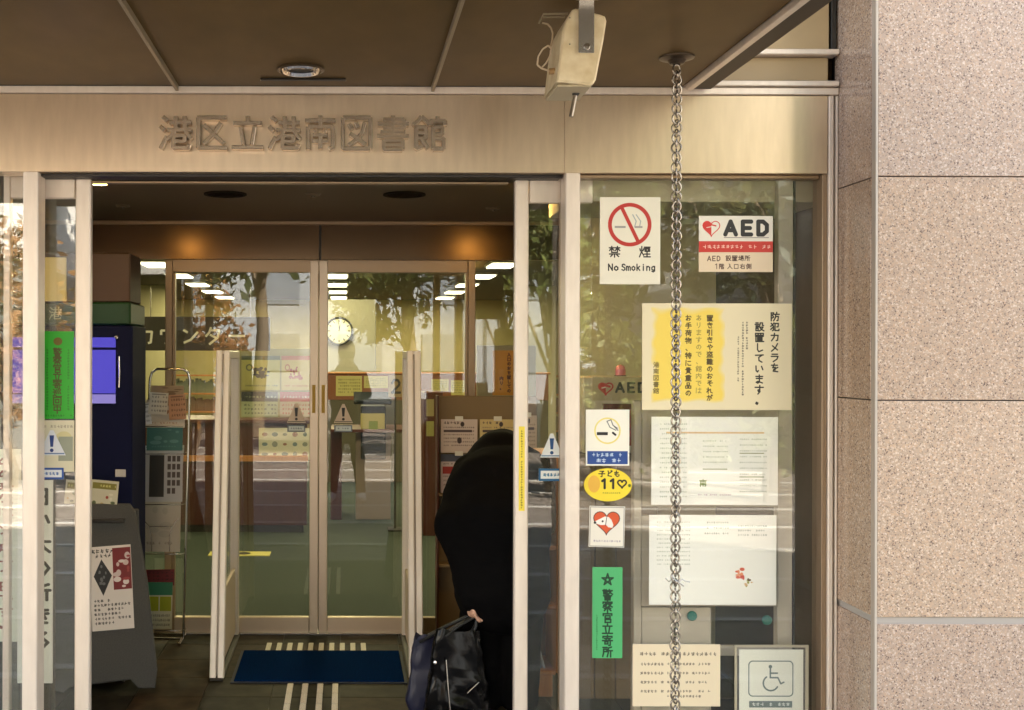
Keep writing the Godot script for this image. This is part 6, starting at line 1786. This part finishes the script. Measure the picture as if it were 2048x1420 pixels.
func build_person():
	var z := -0.62
	var p := thing("person", "person in a black coat bending away in the doorway, bags in hand", "person", Vector3(0.645, 0, z))
	var V := func(x: float, y: float, zz: float) -> Vector3: return Vector3(x, y, zz)
	var skin := mat(lin(0.52, 0.30, 0.20), 0.5)
	var black := StandardMaterial3D.new()
	black.albedo_color = lin(0.0035, 0.0033, 0.0035)
	black.roughness = 0.85
	black.metallic_specular = 0.15
	var wrist: Vector3 = V.call(-0.135, 0.545, 0.13)
	# body: legs, trunk bent forward, head, arms, hands with fingers
	var bones := []
	for s in [-1.0, 1.0]:
		bones += [[V.call(s * 0.075, 0.80, 0.02), V.call(s * 0.075, 0.45, 0.0), 0.078, 0.052], [V.call(s * 0.075, 0.45, 0.0), V.call(s * 0.075, 0.09, 0.03), 0.052, 0.034], [V.call(s * 0.075, 0.06, 0.04), V.call(s * 0.08, 0.035, -0.15), 0.036, 0.028]]
	bones += [[V.call(0, 0.80, 0.02), V.call(0.01, 0.90, -0.12), 0.125, 0.115], [V.call(0.01, 0.90, -0.12), V.call(0.03, 0.955, -0.33), 0.115, 0.10], [V.call(0.03, 0.96, -0.36), V.call(0.03, 0.955, -0.50), 0.05, 0.048], [V.call(0.03, 0.94, -0.56), V.call(0.03, 0.86, -0.62), 0.088, 0.078]]
	bones += [[V.call(0.03, 0.85, -0.655), V.call(0.03, 0.835, -0.70), 0.02, 0.012], [V.call(-0.055, 0.92, -0.57), V.call(-0.065, 0.90, -0.58), 0.016, 0.012], [V.call(0.115, 0.92, -0.57), V.call(0.125, 0.90, -0.58), 0.016, 0.012]]
	bones += [[V.call(-0.09, 0.955, -0.26), V.call(-0.178, 0.79, -0.025), 0.042, 0.038, Vector3.ONE, 0.015], [V.call(-0.178, 0.79, -0.025), wrist, 0.038, 0.025, Vector3.ONE, 0.015], [V.call(0.15, 0.96, -0.30), V.call(0.22, 0.78, -0.34), 0.045, 0.04, Vector3.ONE, 0.015], [V.call(0.22, 0.78, -0.34), V.call(0.15, 0.66, -0.52), 0.04, 0.026, Vector3.ONE, 0.015]]
	bones += hand_bones(wrist, Vector3(0.05, -1, 0.05).normalized(), Vector3(0.1, 0, 1).normalized(), Vector3(1, 0, -0.1).normalized())
	bones += hand_bones(V.call(0.15, 0.66, -0.52), Vector3(-0.2, -0.6, -0.7).normalized(), Vector3(-1, 0, 0.2).normalized(), Vector3(0, -1, 0.3).normalized())
	part(p, "body", body_mesh(bones, 0.009, 0.05), skin)
	# coat, trousers, shoes, hair
	var coat := [[V.call(0.0, 0.56, 0.04), V.call(0.0, 0.80, 0.02), 0.168, 0.176, Vector3(0.9, 1, 1)], [V.call(0, 0.80, 0.02), V.call(0.02, 0.925, -0.13), 0.165, 0.178, Vector3(0.88, 1, 1)], [V.call(0.02, 0.925, -0.13), V.call(0.045, 0.985, -0.33), 0.178, 0.155, Vector3(0.88, 1, 1)], [V.call(0.035, 1.055, -0.27), V.call(0.06, 1.06, -0.40), 0.118, 0.115, Vector3(0.95, 1, 1), 0.025], [V.call(0.0, 0.54, 0.04), V.call(0.0, 0.58, 0.04), 0.178, 0.172, Vector3(0.9, 1, 1), 0.02]]
	coat += [[V.call(-0.10, 0.975, -0.24), V.call(-0.186, 0.80, -0.02), 0.085, 0.084], [V.call(-0.180, 0.79, -0.02), V.call(-0.13, 0.535, 0.125), 0.080, 0.047], [V.call(-0.128, 0.525, 0.127), V.call(-0.13, 0.545, 0.12), 0.052, 0.052, Vector3.ONE, 0.012], [V.call(0.17, 1.00, -0.28), V.call(0.235, 0.79, -0.33), 0.085, 0.078], [V.call(0.235, 0.79, -0.33), V.call(0.16, 0.68, -0.49), 0.075, 0.05]]
	part(p, "coat", body_mesh(coat, 0.012, 0.045, 0.007), black)
	var tr := [[V.call(0, 0.80, 0.02), V.call(0.0, 0.62, 0.02), 0.15, 0.15]]
	for s in [-1.0, 1.0]: tr += [[V.call(s * 0.07, 0.66, 0.02), V.call(s * 0.075, 0.40, 0.01), 0.10, 0.092], [V.call(s * 0.075, 0.40, 0.01), V.call(s * 0.075, 0.10, 0.03), 0.092, 0.078]]
	part(p, "trousers", body_mesh(tr, 0.014, 0.03, 0.006), black)
	for s in [-1.0, 1.0]: part(p, "shoe", body_mesh([[V.call(s * 0.075, 0.055, 0.05), V.call(s * 0.08, 0.045, -0.17), 0.05, 0.042], [V.call(s * 0.075, 0.04, 0.05), V.call(s * 0.08, 0.035, -0.10), 0.04, 0.036]], 0.01, 0.03), mat(lin(0.01, 0.01, 0.01), 0.3))
	part(p, "hair", body_mesh([[V.call(0.03, 0.965, -0.55), V.call(0.03, 0.90, -0.575), 0.098, 0.095], [V.call(0.03, 0.98, -0.52), V.call(0.03, 0.95, -0.47), 0.07, 0.05]], 0.012, 0.04), mat(lin(0.012, 0.010, 0.009), 0.5))
	# shiny black bag and a navy bag, both hanging from the hand
	var hx := 0.645 + wrist.x
	var hz := z + wrist.z
	bag("shopping_bag", "shiny black bag hanging from the bending person's hand", Vector3(hx - 0.055, 0.0, hz + 0.005), 0.26, 0.40, 0.13, Vector3(hx + 0.012, wrist.y - 0.095, hz + 0.004), mat(lin(0.003, 0.003, 0.0033), 0.16, 0.0, 0.28), 4, true)
	bag("shopping_bag", "small navy bag behind the shiny black bag", Vector3(hx - 0.165, 0.03, hz - 0.17), 0.16, 0.30, 0.08, Vector3(hx + 0.004, wrist.y - 0.09, hz - 0.02), mat(lin(0.008, 0.010, 0.035), 0.5), 9, false)

func bag(called: String, label: String, where: Vector3, w: float, h: float, dep: float, grip: Vector3, m: Material, seed_: int, zip: bool):
	var t := thing(called, label, "bag", where, "bags held by the person")
	var nz := noise(FastNoiseLite.TYPE_SIMPLEX_SMOOTH, 9.0, seed_, 3)
	var rows := []
	var nn := 64
	for i in 25:
		var v := i / 24.0
		var row := PackedVector3Array()
		var sw := w * 0.5 * (1.12 - 0.42 * v) * (0.86 + 0.14 * minf(1.0, v * 8.0))
		var sd := dep * 0.5 * (1.0 - 0.62 * v)
		for j in nn:
			var a := TAU * j / nn
			var cx := signf(cos(a)) * pow(absf(cos(a)), 0.45)
			var cz := signf(sin(a)) * pow(absf(sin(a)), 0.45)
			var q := Vector3(cx * sw, v * h, cz * sd)
			var e := nz.get_noise_3d(q.x * 1.2, q.y * 0.9, q.z * 1.2) * 0.010 + nz.get_noise_3d(q.x * 0.6 + 3.0, q.y * 1.9, q.z) * 0.006 * (1.0 - v)
			row.append(q + Vector3(cx, 0, cz) * e + Vector3(0, nz.get_noise_2d(a * 0.1, 3.0) * 0.03 * v, 0))
		rows.append(row)
	var st := begin()
	sheet(st, rows, true)
	for j in nn: tri(st, Vector3(0, 0.002, 0), rows[0][j], rows[0][(j + 1) % nn], Vector3.DOWN)
	for j in nn: tri(st, Vector3(0, h - 0.02, 0), rows[24][j], rows[24][(j + 1) % nn], Vector3.UP)
	part(t, "body", st.commit(), m)
	var g := grip - where
	for s in [-1.0, 1.0]:
		var a := Vector3(-w * 0.20, h - 0.02, s * dep * 0.19)
		var b := Vector3(w * 0.20, h - 0.02, s * dep * 0.19)
		part(t, "strap", tube([a, a.lerp(g, 0.55) + Vector3(-0.012, 0, 0), g + Vector3(-0.006, 0.0, s * 0.004), g + Vector3(0.006, 0.0, s * 0.004), b.lerp(g, 0.55) + Vector3(0.012, 0, 0), b], 0.0065, 7), mat(lin(0.012, 0.012, 0.012), 0.45))
	if zip:
		part(t, "zip", tube([Vector3(-w * 0.20, h * 0.74, dep * 0.44), Vector3(-w * 0.17, h * 0.45, dep * 0.54), Vector3(-w * 0.13, h * 0.16, dep * 0.60)], 0.003, 6), M.steel)
		part(t, "zip", tube([Vector3(w * 0.12, h * 0.42, dep * 0.52), Vector3(w * 0.30, h * 0.52, dep * 0.44)], 0.003, 6), M.steel)
		part(t, "rivet", lathe([Vector2(0.001, 0.004), Vector2(0.006, 0.003), Vector2(0.007, 0.0)], 12), M.chrome, Vector3(-w * 0.36, h * 0.70, dep * 0.30), Vector3(80, 0, 20))

func build_right_racks():
	var r := RandomNumberGenerator.new()
	r.seed = 88
	# brown display board with newsletters behind the person
	var d := 5.72
	var b := thing("display_rack", "brown display rack behind the bending person", "display rack", Vector3(px(975, d), 0, 4.0 - d))
	boxw(b, "back_panel", Vector3(px(876, d), 0.0, -1.76), Vector3(px(1075, d), py(792, d), -1.735), M.brown_board, 0.004)
	for y in [990.0, 1130.0, 1270.0]: boxw(b, "shelf", Vector3(px(876, d), py(y, d), -1.734), Vector3(px(1075, d), py(y - 6, d), -1.66), M.brown_board, 0.003)
	boxw(b, "side_panel", Vector3(px(873, d), 0.0, -1.77), Vector3(px(876, d), py(790, d), -1.65), M.dark_wood, 0.002)
	var q4 := [[882, 838, 955, 905, "white newsletter, upper left on the brown display rack"], [882, 908, 955, 986, "newsletter with a red headline, lower left on the brown display rack"], [960, 838, 1032, 905, "cream newsletter at the top middle of the brown display rack"], [1036, 830, 1074, 905, "newsletter at the right end of the brown display rack"]]
	for i in 4:
		var q = q4[i]
		var im := blank(150, 140, [Color(0.80, 0.74, 0.70), Color(0.76, 0.70, 0.70), Color(0.80, 0.72, 0.50), Color(0.74, 0.66, 0.58)][i])
		var ink := Color(0.25, 0.2, 0.2)
		print_line(im, 10, 8, 60, 12, ink, r)
		blob(im, Vector2(88, 20), 8, 10, ink)
		for k in 6: print_line(im, 10, 30 + k * 15, 126, 7, ink.lerp(Color(0.8, 0.74, 0.7), 0.35), r)
		rect(im, 12, 44, 128, 54, ink.lerp(Color(0.8, 0.74, 0.7), 0.1))
		if i == 1:
			rect(im, 0, 0, 150, 26, Color(0.28, 0.30, 0.36))
			rect(im, 8, 44, 70, 70, Color(0.60, 0.16, 0.12))
		blob(im, Vector2(76, 88), 9, 13, ink)
		var t := thing("newsletter", q[4], "newsletter", at((q[0] + q[2]) / 2.0, q[3], d - 0.02))
		poster(t, "paper", q[0], q[1], q[2], q[3], d - 0.02, printed(tex(im)), 0.002)
		pbox(t, "clip", (q[0] + q[2]) / 2.0 - 8, q[1] - 6, (q[0] + q[2]) / 2.0 + 8, q[1] + 3, d - 0.026, 0.004, M.white, 0.001)
	# wooden magazine shelf behind the right leaf
	d = 4.86
	var s := thing("magazine_shelf", "light wooden magazine shelf behind the right sliding door", "shelf", Vector3(px(1090, d), 0, 4.0 - d - 0.15))
	boxw(s, "side_panel", Vector3(px(1114, d), 0.12, -1.12), Vector3(px(1121, d), py(905, d), -0.86), M.wood, 0.004)
	boxw(s, "back_panel", Vector3(px(1052, d), 0.12, -1.14), Vector3(px(1121, d), py(905, d), -1.122), M.dark_wood, 0.002)
	for y in [910.0, 1096.0, 1214.0, 1346.0]: boxw(s, "shelf_board", Vector3(px(1052, d), py(y + 4, d), -1.12), Vector3(px(1114, d) - 0.001, py(y - 5, d), -0.862), M.wood, 0.004)
	boxw(s, "foot", Vector3(px(1080, d), 0.0, -1.06), Vector3(px(1112, d), 0.119, -0.92), M.wood, 0.004)
	for lv in [[1342.0, 7], [1209.0, 6], [1091.0, 6]]:
		for k in lv[1]:
			var h := r.randf_range(0.20, 0.235)
			var mg := thing("magazine", "%s leaning magazine from the left on the %s board of the wooden shelf" % [["first", "second", "third", "fourth", "fifth", "sixth", "seventh"][k], "bottom" if lv[0] > 1300 else "middle" if lv[0] > 1200 else "upper"], "magazine", Vector3(px(1060 + k * 6.5, d), py(lv[0], d), -0.99), "magazines leaning on the %s board of the wooden shelf" % ("bottom" if lv[0] > 1300 else "middle" if lv[0] > 1200 else "upper"))
			var cols := [lin(0.42, 0.36, 0.30), lin(0.30, 0.26, 0.24), lin(0.36, 0.05, 0.09), lin(0.5, 0.46, 0.40), lin(0.16, 0.18, 0.2)]
			part(mg, "pages", cb(Vector3(0.008, h, 0.17), 0.001), mat(cols[r.randi() % 5], 0.5), Vector3(-0.035 * h / 0.2, h * 0.485, 0), Vector3(0, 0, 15))

# ---------------------------------------------------------------- the person taking the picture, mirrored in the inner doors
func build_photographer():
	var p := thing("person", "person standing outside, holding up a phone towards the entrance", "person", Vector3(0.02, -0.14, 4.52))
	var V := func(x: float, y: float, zz: float) -> Vector3: return Vector3(x, y, zz)
	var skin := mat(lin(0.55, 0.34, 0.24), 0.5)
	var bones := []
	for s in [-1.0, 1.0]:
		bones += [[V.call(s * 0.09, 0.88, 0), V.call(s * 0.13, 0.48, -0.02), 0.08, 0.055], [V.call(s * 0.13, 0.48, -0.02), V.call(s * 0.16, 0.09, 0.02), 0.055, 0.035], [V.call(s * 0.16, 0.06, 0.03), V.call(s * 0.18, 0.035, -0.15), 0.036, 0.026]]
		bones += [[V.call(s * 0.18, 1.40, 0), V.call(s * 0.21, 1.22, -0.20), 0.05, 0.042], [V.call(s * 0.21, 1.22, -0.20), V.call(s * 0.055, 1.545, -0.40), 0.042, 0.026]]
		bones += hand_bones(V.call(s * 0.055, 1.545, -0.40), Vector3(-s * 0.35, 0.9, -0.1).normalized(), Vector3(0, 0, s), Vector3(-s, 0.2, 0).normalized())
	bones += [[V.call(0, 0.92, 0), V.call(0, 1.15, 0.01), 0.125, 0.115], [V.call(0, 1.15, 0.01), V.call(0, 1.38, 0), 0.125, 0.12], [V.call(0, 1.42, 0), V.call(0, 1.54, -0.01), 0.052, 0.05], [V.call(0, 1.64, -0.01), V.call(0, 1.70, 0.0), 0.085, 0.09], [V.call(0, 1.60, -0.03), V.call(0, 1.57, -0.05), 0.06, 0.045], [V.call(0, 1.645, -0.09), V.call(0, 1.615, -0.108), 0.012, 0.014]]
	part(p, "body", body_mesh(bones, 0.01, 0.045), skin)
	var coat := [[V.call(0, 0.80, 0), V.call(0, 1.15, 0.01), 0.16, 0.14, Vector3(0.85, 1, 1)], [V.call(0, 1.15, 0.01), V.call(0, 1.38, 0), 0.15, 0.135, Vector3(0.8, 1, 1)], [V.call(0, 1.42, 0), V.call(0, 1.47, 0), 0.075, 0.065]]
	for s in [-1.0, 1.0]: coat += [[V.call(s * 0.17, 1.39, 0), V.call(s * 0.21, 1.22, -0.20), 0.07, 0.06], [V.call(s * 0.21, 1.22, -0.20), V.call(s * 0.075, 1.50, -0.375), 0.058, 0.042]]
	part(p, "jacket", body_mesh(coat, 0.015, 0.05), mat(lin(0.035, 0.033, 0.03), 0.8))
	var tr := [[V.call(0, 0.90, 0), V.call(0, 0.82, 0), 0.13, 0.13]]
	for s in [-1.0, 1.0]: tr += [[V.call(s * 0.08, 0.84, 0), V.call(s * 0.13, 0.48, -0.02), 0.095, 0.07], [V.call(s * 0.13, 0.48, -0.02), V.call(s * 0.16, 0.11, 0.02), 0.07, 0.055]]
	part(p, "trousers", body_mesh(tr, 0.015, 0.04), mat(lin(0.022, 0.026, 0.03), 0.85))
	for s in [-1.0, 1.0]: part(p, "shoe", body_mesh([[V.call(s * 0.16, 0.06, 0.04), V.call(s * 0.185, 0.042, -0.18), 0.05, 0.04]], 0.01, 0.03), mat(lin(0.72, 0.70, 0.66), 0.5))
	part(p, "hair", body_mesh([[V.call(0, 1.67, 0.02), V.call(0, 1.725, 0.015), 0.098, 0.092], [V.call(0, 1.60, 0.055), V.call(0, 1.68, 0.05), 0.06, 0.06]], 0.012, 0.04), mat(lin(0.012, 0.01, 0.009), 0.5))
	var ph := thing("phone", "black phone held up by the person outside", "phone", Vector3(0.02, 1.47, 4.055))
	part(ph, "case", cb(Vector3(0.15, 0.075, 0.009), 0.003), mat(lin(0.015, 0.015, 0.016), 0.25), Vector3(0, 0.03, 0))
	part(ph, "display", cb(Vector3(0.142, 0.067, 0.001), 0), mat(lin(0.01, 0.01, 0.012), 0.08), Vector3(0, 0.03, 0.0052))
